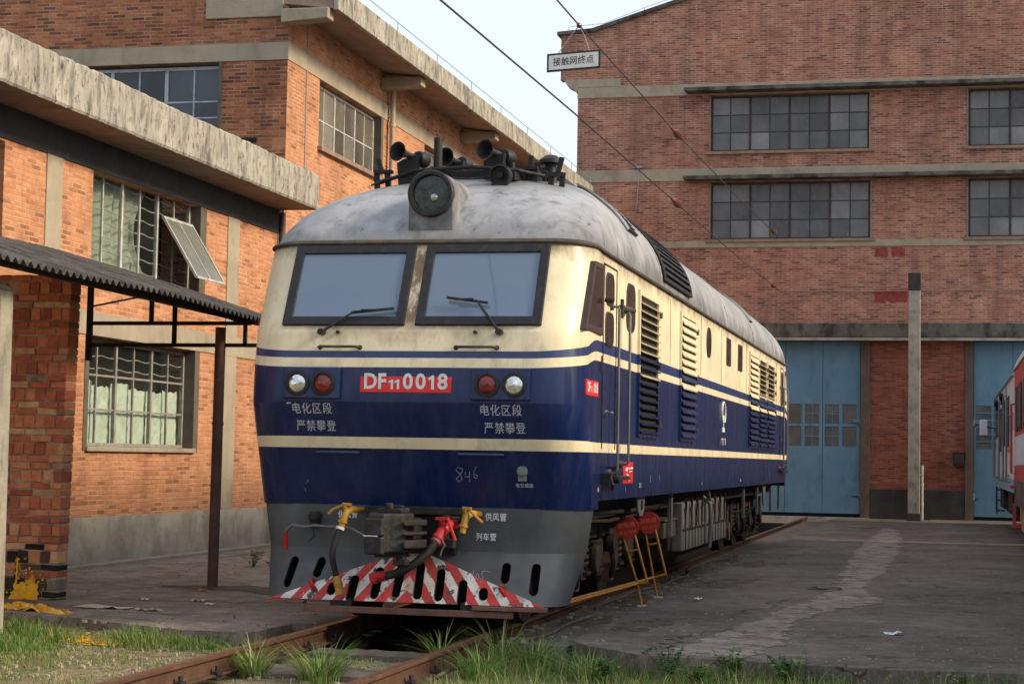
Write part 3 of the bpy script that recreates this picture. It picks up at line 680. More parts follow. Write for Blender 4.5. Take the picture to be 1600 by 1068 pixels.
for a, b in ((2.5, 5.15), (-6.19, -2.36), (9.9, 24)):
    mb = MB(); wall(mb, 'y', YS+.05, a, b, .84, 5.08, [], .2); kid(mb.obj('pier_wall', 'brick_shed_low'), sh)
    mb = MB(); mb.box(a, b, YS-.02, YS+.25, -.1, .84); kid(mb.obj('plinth', 'conc_black', bevel=.02), sh)
for a, b in ((2.235, 2.5), (5.15, 5.385), (-2.36, -2.075), (9.7, 9.9)):
    mb = MB(); mb.box(a, b, YS-.03, YS+.3, -.1, 5.08); kid(mb.obj('gate_jamb', 'jamb', bevel=.01), sh)
def sband(z0, z1, x0, x1, d=.03): 
    mb = MB(); mb.box(x0, x1, YS-d, YS+.03, z0, z1); kid(mb.obj('concrete_band', 'conc_beam', bevel=.01), sh)
sband(12.345, 12.68, -6.2, 24); sband(9.79, 10.15, -6.2, 24); sband(7.80, 8.0, -6.2, 24, .03)
mb = MB(); mb.prism([(-6.62, YS-.034, 12.92), (-4.9, YS-.034, 12.92), (-4.9, YS-.034, 12.683), (-6.19, YS-.034, 12.683), (-6.22, YS-.034, 12.5), (-6.30, YS-.034, 12.62), (-6.5, YS-.034, 12.72)], (0, .5, 0)); kid(mb.obj('corbel', 'conc_beam'), sh)
for z in (12.42, 9.80):
    mb = MB(); mb.prism([(-2.92, YS-.5, z), (-2.80, YS-.5, z-.04), (24, YS-.5, z-.04), (24, YS-.5, z+.08), (-2.92, YS-.5, z+.08)], (0, .46, 0))
    kid(mb.obj('window_canopy', 'conc_dark', bevel=.015), sh)
for row in (W1, W2):
    for i, (a, b, e, f) in enumerate(row):
        w = window(None, 'y', YS, -1, a+.05, b-.05, e+.02, f-.02, 4, 2, (.345, .66), 'windark', 'pane_shed', .1, .06, .03, (.14, .08, .09, 'sill'))
        kid(w, sh)
        for q in (a, b-.05): mb = MB(); mb.box(q, q+.05, YS-.02, YS+.1, e, f); mb.obj('surround', 'sill', w)
# door lintel
mb = MB(); mb.box(-6.19, 24, YS-.42, YS-.002, 5.14, 5.56); kid(mb.obj('lintel', 'conc_dark', bevel=.02), sh)
mb = MB(); mb.box(-6.15, 24, YS-.40, YS+.02, 5.06, 5.137); kid(mb.obj('lintel_soffit', 'conc_grey'), sh)
# gates: four leaves each, every leaf with 2x2 panes
def gate(x0, small):
    g = bpy.data.objects.new('gate', None); COL.objects.link(g)
    for i in range(4):
        a = x0+i*1.072+.006; b = a+1.06
        mb = MB(); wall(mb, 'y', YS+.14, a, b, .1, 5.05, [(a+.06, b-.1, 2.02, 3.24)], .05)
        lf = mb.obj('gate_leaf', 'gate_blue', g)
        mb = MB()
        if not small:
            xm = (a+b)/2-.02; mb.box(xm-.05, xm+.05, YS+.135, YS+.18, 2.02, 3.24); mb.box(a+.06, b-.1, YS+.137, YS+.18, 2.60, 2.67)
            for q in (0, 1):
                for zz in (2.02, 2.67):
                    if (q+i) % 2: 
                        xa = a+.06 if q == 0 else xm+.05; 
                        mb.box(xa, xa+.40, YS+.146, YS+.17, zz+.28, zz+.30); mb.box(xa+.2, xa+.22, YS+.147, YS+.17, zz, zz+.57)
        else:
            xm = (a+b)/2-.02; mb.box(xm-.03, xm+.03, YS+.135, YS+.18, 2.02, 3.24)
            for q in range(1, 6): mb.box(a+.06, b-.1, YS+.137, YS+.18, 2.02+q*.203-.02, 2.02+q*.203+.02)
        mb.obj('glazing_bars', 'gate_blue', lf)
        mb = MB(); mb.box(a+.06, b-.1, YS+.165, YS+.172, 2.02, 3.24); mb.obj('pane', 'pane_gate', lf)
        if i in (0, 3):
            s_ = 1 if i == 3 else -1; xe = b if i == 3 else a
            for zz in (.62, 2.72): mb = MB(); mb.box(xe-.2, xe+.16, YS+.08, YS+.135, zz, zz+.09); mb.cyl((xe+.02*s_, YS+.07, zz-.05), (xe+.02*s_, YS+.07, zz+.14), .04, seg=8); mb.obj('hinge', 'gate_blue', lf)
    kid(g, sh); return g
gate(-2.065, False); gate(5.395, True)
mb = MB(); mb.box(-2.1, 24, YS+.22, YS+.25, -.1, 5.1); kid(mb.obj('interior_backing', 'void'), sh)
for (p, q) in ((-2.1, 2.5), (4.2, 9.9)): mb = MB(); mb.box(p, q, YS-.12, YS+.2, -.2, -.006); kid(mb.obj('threshold', 'conc_grey'), sh)
for (a, b, e, f, sd_) in ((2.60, 2.99, 7.5, 7.75, 1), (3.08, 3.47, 7.5, 7.75, 2), (2.60, 3.52, 6.19, 6.55, 3)):
    mb = MB(); rnd = random.Random(sd_); P = []
    for (p, q) in (((a, e), (b, e)), ((b, e), (b, f)), ((b, f), (a, f)), ((a, f), (a, e))):
        n = 7
        for i in range(n): P.append((p[0]+(q[0]-p[0])*i/n+rnd.uniform(-.025, .025), YS-.005, p[1]+(q[1]-p[1])*i/n+rnd.uniform(-.025, .025)))
    mb.sheet(P); kid(mb.obj('paint_patch', 'red_patch', recalc=False), sh)
mb = MB(); mb.tube([(-.1, YS-.03, 6.52), (2.6, YS-.03, 6.50), (5, YS-.03, 6.53), (9, YS-.03, 6.5)], .012, 6); kid(mb.obj('conduit', 'wirelight'), sh)
for z in (10.5,):
    mb = MB(); mb.tube([(-4.35, YS-.05, 9.0), (-4.3, YS-.05, 9.8), (-4.33, YS-.05, 10.25)], .012, 6); mb.box(-4.45, -4.2, YS-.06, YS, 10.2, 10.26); kid(mb.obj('wall_bracket', 'wirelight'), sh)
# lightning wire along the eaves
mb = MB(); P = []
for x, z in ((-6.5, 14.55), (-5.4, 14.62), (-4.2, 15.05), (-2.9, 15.45), (2, 17)): P.append((x, YS, z)); mb.cyl((x, YS, z-.22), (x, YS, z), .01, seg=5)
mb.tube(P, .008, 5); kid(mb.obj('lightning_wire', 'wirelight'), sh)
# things standing at / hung on the shed front
b = MB(); b.box(4.82, 5.13, YS-.17, YS+.03, 1.54, 1.89); b.box(4.80, 5.15, YS-.19, YS+.03, 1.89, 1.905); b.box(4.85, 5.1, YS-.178, YS-.17, 1.58, 1.85)
tag(b.obj('switch_box', 'conc_black', bevel=.01), 'dark grey switch box on the brick pier beside the right gate', 'switch box')
b = MB(); P = [(3.98, YS-.1, -.02+.11*i) for i in range(15)]; b.tube(P, .032, 10)
for z in (.4, .95, 1.4): b.cyl((3.98, YS-.1, z), (3.98, YS-.1, z+.06), .04, seg=10)
b.box(3.9, 4.0, YS-.09, YS, 1.25, 1.28); tag(b.obj('standpipe', 'white_paint', smooth=40), 'thin white standpipe rising in front of the dark plinth', 'pipe')
t = thing('concrete_pillar', 'bare concrete pillar with a dark top standing between the two blue gates', 'pillar', (3.76, 36.78, 0))
b = MB(); b.prism([(-.165, -.16, -.02), (.165, -.16, -.02), (.165, .16, -.02), (-.165, .16, -.02)], (0, 0, 6.42)); b.obj('shaft', 'conc_post', t, bevel=.02)
b = MB(); b.box(-.172, .172, -.167, .167, 6.401, 6.9); b.obj('dark_cap', 'conc_black', t, bevel=.02)
b = MB(); b.box(-.2, .2, -.2, .2, -.02, .2); b.obj('footing', 'conc_black', t, bevel=.03)

# ---------------------------------------------------------------- brick hall (left, behind the annex)
XH, YH = -6.64, 14.46
hl = thing('brick_hall', 'tall brick hall running back along the track with an overhanging concrete eaves gutter', 'building', (XH, YH, 0))
WH = [(16.15, 19.93, 7.17, 8.43), (23.1, 26.9, 7.17, 8.43), (30.1, 33.9, 7.17, 8.43)]
mb = MB(); wall(mb, 'x', XH, YH+.004, 37.88, 0, 9.42, WH, -.25); kid(mb.obj('long_wall', 'brick_hall_side'), hl)
EW = (-12.2, -7.86, 7.05, 8.43)
mb = MB(); wall(mb, 'y', YH, -19, XH-.002, 0, 9.2, [EW], .25); mb.box(-19, -8.1, YH, YH+.25, 9.2, 11.2); kid(mb.obj('end_wall', 'brick_end_shaded'), hl)
mb = MB(); mb.box(-8.2, XH-.1, YH-.035, YH+.2, 9.203, 9.85); kid(mb.obj('end_beam', 'conc_beam', bevel=.01), hl)
mb = MB(); mb.box(-19, XH+.015, YH-.02, YH+.02, 8.435, 8.745); kid(mb.obj('concrete_band', 'conc_beam'), hl)
mb = MB(); mb.box(XH-.02, XH+.016, YH+.022, 37.8, 8.435, 8.745); kid(mb.obj('concrete_band', 'conc_beam'), hl)
for (a, b_, e, f) in WH:
    w = window(None, 'x', XH, 1, a+.05, b_-.05, e+.02, f-.03, 3, 2, (.47,), 'winwhite', 'pane_side', .14, .05, .028, (.1, .09, .09, 'sill')); kid(w, hl)
    mb = MB(); mb.box(XH-.15, XH+.02, b_-.05, b_+.09, e-.02, f); mb.obj('surround', 'reveal', w)
w = window(None, 'y', YH, -1, EW[0]+.05, EW[1]-.07, EW[2]+.02, EW[3]-.04, 4, 2, (.30, .52), 'winblue', 'pane_hall', .14, .06, .03, (.12, .06, .08, 'conc_black')); kid(w, hl)
mb = MB(); mb.box(EW[1]-.07, EW[1], YH-.015, YH+.15, EW[2], EW[3]); mb.obj('surround', 'reveal', w)
# eaves gutter, soffit, corbels
XC = -5.62
mb = MB(); rnd = random.Random(5); y = YH-.3
while y < 37.6:
    L = min(2.9+rnd.uniform(-.1, .1), 37.7-y); j = rnd.uniform(-.008, .008)
    mb.box(XC-.10+j, XC+j, y, y+L-.012, 9.20+j, 9.64+j); y += L
kid(mb.obj('gutter_fascia', 'conc_old', bevel=.015), hl)
mb = MB(); mb.hexa([(XH-.0, YH-.28, 9.36), (XC-.102, YH-.28, 9.24), (XC-.102, 37.7, 9.24), (XH, 37.7, 9.36), (XH, YH-.28, 9.48), (XC-.102, YH-.28, 9.48), (XC-.102, 37.7, 9.48), (XH, 37.7, 9.48)]); kid(mb.obj('soffit', 'soffit'), hl)
for y in (14.22, 20.0, 26.3, 32.6):
    mb = MB(); mb.prism([(XH, y-.16, 9.24), (XH, y-.16, 9.0), (XC-.16, y-.16, 9.05), (XC-.16, y-.16, 9.20), (XC-.16, y-.16, 9.238)], (0, .32, 0)); kid(mb.obj('corbel', 'conc_beam', bevel=.015), hl)
mb = MB(); mb.tube([(-6.45, 20.35, 9.2), (-6.53, 20.35, 9.05), (-6.53, 20.35, 5.5)], .055, 10)
for z in (8.3, 7.0): mb.cyl((-6.53, 20.35, z), (-6.53, 20.35, z+.09), .068, seg=10); mb.box(-6.64, -6.5, 20.3, 20.4, z+.2, z+.23)
kid(mb.obj('downpipe', 'pipe_beige', smooth=40), hl)
mb = MB(); mb.tube([(XH+.012, 15.42, 9.3), (XH+.012, 15.42, 6.0)], .012, 6); kid(mb.obj('cable', 'wirelight'), hl)
mb = MB(); P = []
for i in range(9): y = 15+i*2.8; P.append((XC-.05, y, 9.85)); mb.cyl((XC-.05, y, 9.62), (XC-.05, y, 9.85), .009, seg=5)
mb.tube(P, .008, 5); kid(mb.obj('lightning_wire', 'wirelight'), hl)
mb = MB(); mb.box(-19, XC-.12, YH+.3, 37.7, 9.5, 9.6); kid(mb.obj('roof', 'conc_dark'), hl)
mb = MB(); mb.box(-7.46, -7.18, YH-.03, YH+.02, 6.98, 7.06); kid(mb.obj('putlog_hole', 'void'), hl)

# ---------------------------------------------------------------- annex (low building, left front)
XA = -6.66
an = thing('annex', 'low two storey brick annex in front of the hall with a thick weathered concrete eave', 'building', (XA, 14.3, 0))
H = [(7.18, 10.92, 1.52, 3.08), (7.2, 10.92, 3.95, 5.47), (-.5, 4.8, 3.95, 5.3)]
mb = MB(); wall(mb, 'x', XA, -6, 14.36, -.1, 5.33, H, -.25); kid(mb.obj('brick_wall', 'brick_annex'), an)
mb = MB(); mb.box(XA-.02, XA+.02, -6, 14.36, -.1, .62); kid(mb.obj('plinth', 'conc_grey'), an)
mb = MB(); mb.box(XA+.02, XA+.20, -6, 14.4, -.1, .0); kid(mb.obj('apron_kerb', 'conc_beam', bevel=.01), an)
mb = MB(); mb.box(XA-.03, XA+.018, -6, 14.362, 3.085, 3.40); kid(mb.obj('concrete_band', 'conc_beam'), an)
for (a, b_) in ((5.87, 6.30), (11.98, 12.47)):
    for (e, f) in ((.622, 3.083), (3.402, 5.33)):
        mb = MB(); mb.box(XA-.03, XA+.016, a, b_, e, f); kid(mb.obj('pilaster', 'conc_beam'), an)
mb = MB(); mb.box(XA-.03, XA+.016, 14.22, 14.363, 3.402, 5.33); kid(mb.obj('pilaster', 'conc_beam'), an)
mb = MB(); mb.box(XA-.2, XA+.022, -6, 14.37, 5.332, 5.74); kid(mb.obj('ring_beam', 'ringbeam_shaded'), an)
# eave slab with crumbling edge
mb = MB(); rnd = random.Random(11); n = 240; y0, y1 = -6, 14.25; xo = -5.93
T = []; 
for i in range(n+1):
    y = y0+(y1-y0)*i/n
    T.append((y, 6.36+rnd.uniform(-.007, .007)+.008*math.sin(y*1.3)-(.03 if rnd.random() < .05 else 0), 5.735+abs(rnd.gauss(0, .005)), xo+rnd.uniform(-.002, .002)))
rows = []
for (y, zt, zb, x) in T:
    rows.append([(XA-.3, y, 5.74), (x-.02, y, zb-.004), (x+rnd.uniform(-.002, .002), y, zb+.03), (x+rnd.uniform(-.003, .003), y, zb+.2), (x+rnd.uniform(-.003, .003), y, zb+.42), (x-.005, y, zt-.03), (x-.04, y, zt), (XA-.3, y, 6.36)])
o = len(mb.v)
for r_ in rows: mb.v += r_
for i in range(n):
    for j in range(7):
        a = o+i*8+j; mb.f.append((a, a+8, a+9, a+1)); mb.k.append(1 if j == 0 else 0)
mb.f.append(tuple(o+n*8+j for j in range(8))); mb.k.append(0)
kid(mb.obj('eave_slab', ['conc_old', 'soffit'], recalc=False), an)
mb = MB(); mb.box(-15, XA-.28, -6, 14.2, 6.2, 6.33); kid(mb.obj('roof', 'conc_dark'), an)
mb = MB(); wall(mb, 'y', 14.36, -14, XA-.26, 0, 5.7, [], -.2); wall(mb, 'y', -6, -14, XA-.26, 0, 5.7, [], .2); kid(mb.obj('end_wall', 'brick_end_shaded'), an)
# lower window: casements below, transom lights above, paper stuck inside
w = window(None, 'x', XA, 1, 7.24, 10.80, 1.58, 3.06, 3, 2, (.345, .665), 'winframe', 'pane_clear', .16, .05, .03, (.05, .05, .07, 'conc_beam')); kid(w, an)
for (p, q) in ((10.80, 10.98), (7.12, 7.24)): mb = MB(); mb.box(XA-.2, XA+.012, p, q, 1.52, 3.08); mb.obj('surround', 'reveal', w)
mb = MB(); rnd = random.Random(2)
for i in range(6):
    a = 7.27+i*.592; n = 10; zt = 2.44+rnd.uniform(-.04, .05)
    G = [[(XA-.26+rnd.uniform(-.008, .008), a+.588*p/n, 1.6+(zt-1.6)*q/n+(rnd.uniform(-.02, .02) if q == n else 0)) for p in range(n+1)] for q in range(n+1)]
    o = len(mb.v)
    for g in G: mb.v += g
    for q in range(n):
        for p in range(n): mb.f.append((o+q*(n+1)+p, o+q*(n+1)+p+1, o+(q+1)*(n+1)+p+1, o+(q+1)*(n+1)+p)); mb.k.append(0)
mb.obj('paper_screen', 'paper', w, recalc=False)
def secbars(a, b_, z0, z1, step, x, w_, wav=.012, nm='security_bars', vert=()):
    mb = MB(); z = z0
    while z < z1:
        P = []; n = 36
        for i in range(n+1):
            y = a+(b_-a)*i/n; P.append((x, y, z+wav*math.sin(i*1.05)))
        mb.tube(P, .009, 5); z += step
    for y in vert: mb.tube([(x-.01, y, z0-.1), (x-.01, y, z1)], .01, 5)
    return mb.obj(nm, 'winwhite', w_)
secbars(7.3, 10.75, 2.66, 3.0, .17, XA-.2, w)
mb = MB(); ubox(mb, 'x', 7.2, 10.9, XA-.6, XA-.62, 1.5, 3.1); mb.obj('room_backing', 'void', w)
# upper window with drawn curtain, security bars and one open leaf
w = window(None, 'x', XA, 1, 7.26, 10.86, 3.98, 5.43, 3, 2, (), 'winwhite', 'pane_clear', .16, .05, .03, (.05, .05, .07, 'conc_beam')); kid(w, an)
secbars(7.3, 10.82, 4.12, 5.42, .19, XA-.2, w, .012)
mb = MB(); mb.box(XA-.24, XA+.012, 10.86, 11.10, 3.95, 5.47); mb.obj('surround', 'reveal', w)
mb = MB(); n = 60
for (a, b_, zb) in ((7.3, 9.6, 4.0),):
    o = len(mb.v)
    for j in range(9):
        for i in range(n+1):
            u = i/n; z = 5.42-(5.42-zb)*j/8
            y = a+(b_-a)*u*(1-.22*math.sin(math.pi*j/8)*u)
            mb.v.append((XA-.32+.03*math.sin(u*38+j*.2)+.012*math.sin(u*90), y, z))
    for j in range(8):
        for i in range(n): q = o+j*(n+1)+i; mb.f.append((q, q+1, q+n+2, q+n+1)); mb.k.append(0)
mb.obj('curtain', 'curtain', w, smooth=60, recalc=False)
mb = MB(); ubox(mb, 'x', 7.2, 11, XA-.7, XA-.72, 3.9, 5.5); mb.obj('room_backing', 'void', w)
leaf = MB(); tx, bx, tz, bz, ya, yb = XA-.1, XA+.46, 5.02, 4.12, 9.72, 10.78
for (p, q, s_) in (((tx, ya, tz), (bx, ya, bz), .035), ((tx, yb, tz), (bx, yb, bz), .035), ((tx, ya, tz), (tx, yb, tz), .035), ((bx, ya, bz), (bx, yb, bz), .035), ((tx, (ya+yb)/2, tz), (bx, (ya+yb)/2, bz), .022)): leaf.bar(p, q, s_, s_)
lo = leaf.obj('open_leaf', 'winwhite', w)
mb = MB(); mb.sheet([(tx, ya, tz), (tx, yb, tz), (bx, yb, bz), (bx, ya, bz)]); mb.obj('leaf_pane', 'pane_leaf', lo, recalc=False)
# left upper window (only its dark edge shows)
w = window(None, 'x', XA, 1, -.4, 4.7, 4.0, 5.28, 4, 2, (.5,), 'windark', 'pane_hall', .16, .06, .03); kid(w, an)
mb = MB(); mb.tube([(XA+.075, 14.28, 5.7), (XA+.075, 14.28, .0)], .05, 10)
for z in (.7, 2.4, 4.2): mb.cyl((XA+.075, 14.28, z), (XA+.075, 14.28, z+.08), .062, seg=10)
kid(mb.obj('downpipe', 'pipe_brown', smooth=40), an)

# ---------------------------------------------------------------- canopy by the annex
cp = thing('corrugated_canopy', 'dark corrugated lean-to canopy on a rusty iron post in front of the annex', 'canopy', (-3.73, 4.75, -.05))
E0 = (-2.945, -2.15, 3.08); E1 = (-3.28, 5.55, 3.10)     # eave line, parallel to the track
mb = MB(); n = 260; m = 10
def crow(i, j, dz):
    t = i/n; ex = E0[0]+(E1[0]-E0[0])*t; ey = E0[1]+(E1[1]-E0[1])*t
    u = j/m*2.4
    return (ex-u, ey, 3.125+.30*u+.028*math.sin(2*math.pi*ey/.145)+dz-.02*math.sin(u*1.5+t*9))
for dz in (0, -.012):
    o = len(mb.v)
    for i in range(n+1):
        for j in range(m+1): mb.v.append(crow(i, j, dz))
    for i in range(n):
        for j in range(m):
            q = o+i*(m+1)+j; mb.f.append((q, q+1, q+m+2, q+m+1) if dz == 0 else (q, q+m+1, q+m+2, q+1)); mb.k.append(0)
N1 = (n+1)*(m+1)
for i in range(n): a = i*(m+1); mb.f.append((a, a+m+1, a+m+1+N1, a+N1)); mb.k.append(0)
for j in range(m): a = n*(m+1)+j; mb.f.append((a, a+1, a+1+N1, a+N1)); mb.k.append(0)
kid(mb.obj('corrugated_roof', 'roofsheet', smooth=50, recalc=False), cp)
mb = MB(); mb.tube([(-3.745, 4.75, -.08), (-3.735, 4.75, 1.5), (-3.73, 4.75, 3.0)], .063, 14); mb.cyl((-3.745, 4.75, -.06), (-3.745, 4.75, -.04), .11, seg=14); mb.cyl((-3.735, 4.75, 1.85), (-3.735, 4.75, 1.88), .072, seg=14)
kid(mb.obj('post', 'rust_brown', smooth=40), cp)
mb = MB(); y = 4.75
mb.bar((-5.45, y, 3.05), (-3.35, y, 3.05), .045, .045); mb.bar((-5.4, y, 2.79), (-3.25, y, 2.79), .04, .045)
mb.bar((-5.42, y, 2.6), (-5.42, y, 3.6), .06, .06); mb.bar((-4.62, y, 3.07), (-4.62, y, 3.42), .045, .045); mb.bar((-4.32, y, 2.79), (-4.32, y, 3.34), .045, .045); mb.bar((-3.42, y, 2.79), (-3.42, y, 3.12), .04, .04)
mb.bar((-5.45, y, 3.72), (-3.25, y, 3.07), .05, .07); mb.bar((-5.42, y, 3.25), (-4.6, y, 3.40), .02, .02); mb.bar((-4.1, y, 3.28), (-3.5, y, 3.06), .02, .02)
mb.bar((-3.1, -3, 3.11), (-3.5, 5.4, 3.11), .06, .08); mb.bar((-4.15, -3, 3.42), (-4.55, 5.4, 3.42), .06, .08); mb.bar((-4.95, -3, 3.66), (-5.3, 5.4, 3.66), .06, .08)
kid(mb.obj('truss', 'rust_black'), cp)

# ---------------------------------------------------------------- brick pier and concrete pole (left edge)
mb = MB(); rnd = random.Random(21); x1 = -4.43; x0 = -5.5; y0 = 2.2; z = -.1; k = 0; faces_s = []
leanx = .018
while z < 3.36:
    kind = k % 3; h = .125 if kind == 2 else .063; bl = .125 if kind == 2 else .245
    x = x1+leanx*z; first = True
    off = rnd.uniform(.3, 1.0) if kind != 2 else rnd.uniform(.7, 1)
    ls = [bl*off]
    while x > x0+.05:
        L = (bl*off if first else bl)*rnd.uniform(.94, 1.04); first = False
        xa = max(x0, x-L); jy = rnd.uniform(-.014, .010); hz = h*rnd.uniform(.9, 1.03); t_ = rnd.uniform(-.004, .004)
        if rnd.random() > .02:
            e = [rnd.uniform(-.006, .006) for _ in range(8)]
            s_ = 1 if rnd.random() < (1.0 if z < .06 else .9-1.5*(z-.06)) and z < .6 else 0
            mb.hexa([(xa+.006+e[0], y0+jy+e[1], z+t_), (x-.006+e[2], y0+jy+e[3], z-t_), (x-.006, y0+.24, z-t_), (xa+.006, y0+.24, z+t_), (xa+.006+e[4], y0+jy+e[5], z+hz+t_), (x-.006+e[6], y0+jy+e[7], z+hz-t_), (x-.006, y0+.24, z+hz-t_), (xa+.006, y0+.24, z+hz+t_)], s_)
        x = xa
    z += h+.011; k += 1
t = thing('brick_pier', 'crumbling red brick pier under the canopy, soot black and splashed yellow at its foot', 'brick pier', (-4.9, 2.3, -.1))
kid(mb.obj('bricks', ['pier_brick', 'pier_soot'], bevel=.008), t)
mb = MB(); mb.hexa([(x0, y0+.014, -.1), (x1-.012, y0+.014, -.1), (x1-.012, y0+.218, -.1), (x0, y0+.218, -.1), (x0, y0+.014, 3.36), (x1-.012+leanx*3.3, y0+.014, 3.36), (x1-.012+leanx*3.3, y0+.218, 3.36), (x0, y0+.218, 3.36)]); kid(mb.obj('mortar_core', 'mortar'), t)
mb = MB()
def splash(P, z=0): mb.sheet([(p[0], y0-.022, p[1]) for p in P])
rnd = random.Random(4)
def jag(pts, amp, n=6):
    out = []
    for i in range(len(pts)):
        a = pts[i]; b = pts[(i+1) % len(pts)]
        for q in range(n): out.append((a[0]+(b[0]-a[0])*q/n+rnd.uniform(-amp, amp), a[1]+(b[1]-a[1])*q/n+rnd.uniform(-amp, amp)))
    return out
splash(jag([(-4.97, -.06), (-4.62, -.05), (-4.64, .10), (-4.70, .2), (-4.80, .13), (-4.90, .12)], .022))
splash(jag([(-4.91, .10), (-4.875, .13), (-4.862, .38), (-4.89, .40)], .012))
for i in range(70):
    x = rnd.gauss(-4.80, .09); zz = abs(rnd.gauss(.12, .13)); s_ = rnd.uniform(.005, .016); mb.sheet([(x-s_, y0-.0225, zz-s_*.6), (x+s_, y0-.0225, zz-s_*.5), (x+s_*.7, y0-.0225, zz+s_), (x-s_*.6, y0-.0225, zz+s_*.8)])
kid(mb.obj('paint_splash', 'ypaint', recalc=False), t)
t = thing('concrete_pole', 'square concrete pole at the left edge with a chalked number', 'pole', (-3.5, -.85, -.2))
mb = MB(); mb.prism([(-.20, -.1, 0), (.085, -.1, 0), (.085, .12, 0), (-.20, .12, 0)], (-.015, 0, 3.12)); mb.add([(-.215, -.1, 3.121), (.07, -.1, 3.121), (.07, .12, 3.121), (-.215, .12, 3.121), (-.17, 0, 3.2), (0.02, 0, 3.2)], [(0, 1, 5, 4), (2, 3, 4, 5), (1, 2, 5), (3, 0, 4)]); mb.obj('shaft', 'conc_post', t, bevel=.012)
mb = MB(); P = [(.0+.045*math.cos(a), -.106, .98+.075*math.sin(a)) for a in [i*.5 for i in range(13)]]+[(.045, -.106, .98), (.05, -.106, .86), (.03, -.106, .80), (-.03, -.106, .79)]
mb.tube(P, .010, 6); mb.obj('chalk_number', 'markw', t)
mb = MB(); mb.tube([(.03, -.105, 1.62), (.06, -.105, 1.52)], .012, 6); mb.tube([(.06, -.105, 1.62), (.02, -.105, 1.5)], .010, 6); mb.obj('red_mark', 'red', t)

# ================================================================== LOCOMOTIVE
LW, LL = 1.55, 21.6          # half width of the body, length over the faces
lo_ = thing('locomotive', 'cream and dark blue diesel locomotive with a grey domed roof standing over the pit', 'locomotive', (0, 0, 0))
def lerp_tab(tab, z):
    if z <= tab[0][0]: return tab[0][1]
    for (a, b), (c, d) in zip(tab, tab[1:]):
        if z <= c: return b+(d-b)*(z-a)/(c-a)
    return tab[-1][1]
YF = [(1.0, .36), (1.99, -.02), (2.3, 0.0), (2.62, .05), (3.50, .475)]
yf = lambda z: lerp_tab(YF, z)
# perimeter columns of one quarter: ('f', t) front, ('c', angle), ('s', t) side
SIDE = [0.001, .03, .2, .271, .272, .6, .9, 1.25] 
def quarter():
    q = [('f', i/10) for i in range(10)]+[('c', i/9) for i in range(10)]
    ys = [.05, .15, .268, .27, .4, .6, .85, 1.1, 1.4, 2, 3, 4.5, 6, 8]
    return q+[('s', y) for y in ys]+[('m', 0)]
QU = quarter()
def qpos(c, Y, W, r):
    if c[0] == 'f': return (c[1]*(W-r), Y)
    if c[0] == 'c': a = c[1]*math.pi/2; return (W-r+r*math.sin(a), Y+r-r*math.cos(a))
    if c[0] == 's': return (W, Y+r+c[1])
    return (W, LL/2)
def cshift(c, r=.4):
    """0 on the front, 1 on the side: how far the waist stripes have risen"""
    if c[0] == 'f': t = max(0, (c[1]-.93)/.07)*.05
    elif c[0] == 'c': t = .05+c[1]*.45
    elif c[0] == 's': t = min(1, .5+c[1]*1.25)
    else: t = 1
    return t*t*(3-2*t)
def ring(zf, zs, W=None, r=.4, Y=None, step=False):
    """closed ring of vertices; zf front height, zs side height"""
    pts = []
    for c in QU:
        s_ = cshift(c) if not step else (1.0 if (c[0] == 'm' or (c[0] == 's' and c[1] >= .27)) else 0.0)
        z = zf+(zs-zf)*s_
        Yv = yf(z) if Y is None else Y; Wv = LW if W is None else W
        x, y = qpos(c, Yv, Wv, min(r, Wv*.999))
        pts.append((x, y, z))
    right_rear = [(x, LL-y, z) for x, y, z in reversed(pts[:-1])]
    half = pts+right_rear                                   # front centre -> rear centre, right side
    left = [(-x, y, z) for x, y, z in reversed(half[1:-1])]
    return half+left
def loft(rings, mats_idx, name, mats, parent, cap_top=False, smooth=16):
    mb = MB(); n = len(rings[0])
    for r_ in rings: mb.v += r_
    for i in range(len(rings)-1):
        for j in range(n):
            q = (j+1) % n; mb.f.append((i*n+j, i*n+q, (i+1)*n+q, (i+1)*n+j)); mb.k.append(mats_idx[i])
    if cap_top: mb.f.append(tuple((len(rings)-1)*n+j for j in range(n))); mb.k.append(mats_idx[-1])
    return mb.obj(name, mats, parent, smooth=smooth)
ROWS = [(1.07, 1.145, 1), (1.30, 1.33, 1), (1.584, 1.585, 0), (1.685, 1.673, 1), (1.85, 1.85, 1), (1.985, 1.99, 1), (1.999, 2.0, 1), (2.15, 2.2, 1), (2.301, 2.417, 0), (2.385, 2.497, 2), (2.447, 2.603, 0), (2.56, 2.68, 0), (2.62, 2.72, 0), (2.70, 2.76, 0), (2.9, 2.95, 0), (3.2, 3.2, 0), (3.40, 3.38, 0), (3.47, 3.45, 0)]
rings = [ring(a, b, step=(i == 0)) for i, (a, b, _) in enumerate(ROWS)]
bo = loft(rings, [r_[2] for r_ in ROWS[:-1]], 'body', ['cream', 'blue', 'blue2'], lo_)
bm_ = bmesh.new(); bm_.from_mesh(bo.data)          # windscreen openings
bmesh.ops.delete(bm_, geom=[f for f in bm_.faces if f.calc_center_median().y < .6 and .12 < abs(f.calc_center_median().x) < 1.15 and 2.71 < f.calc_center_median().z < 3.40], context='FACES')
bm_.to_mesh(bo.data); bm_.free()
mb = MB(); mb.box(-1.45, 1.45, 2.3, 2.35, 1.6, 3.44); cw = mb.obj('cab_bulkhead', 'cabgrey', lo_)
mb = MB(); mb.box(-.35, .35, 2.28, 2.3, 1.6, 3.3); mb.obj('cab_door', 'cream', cw)
mb = MB(); mb.box(-1.4, 1.4, .5, 2.3, 1.75, 1.8); mb.obj('cab_floor', 'void', lo_)
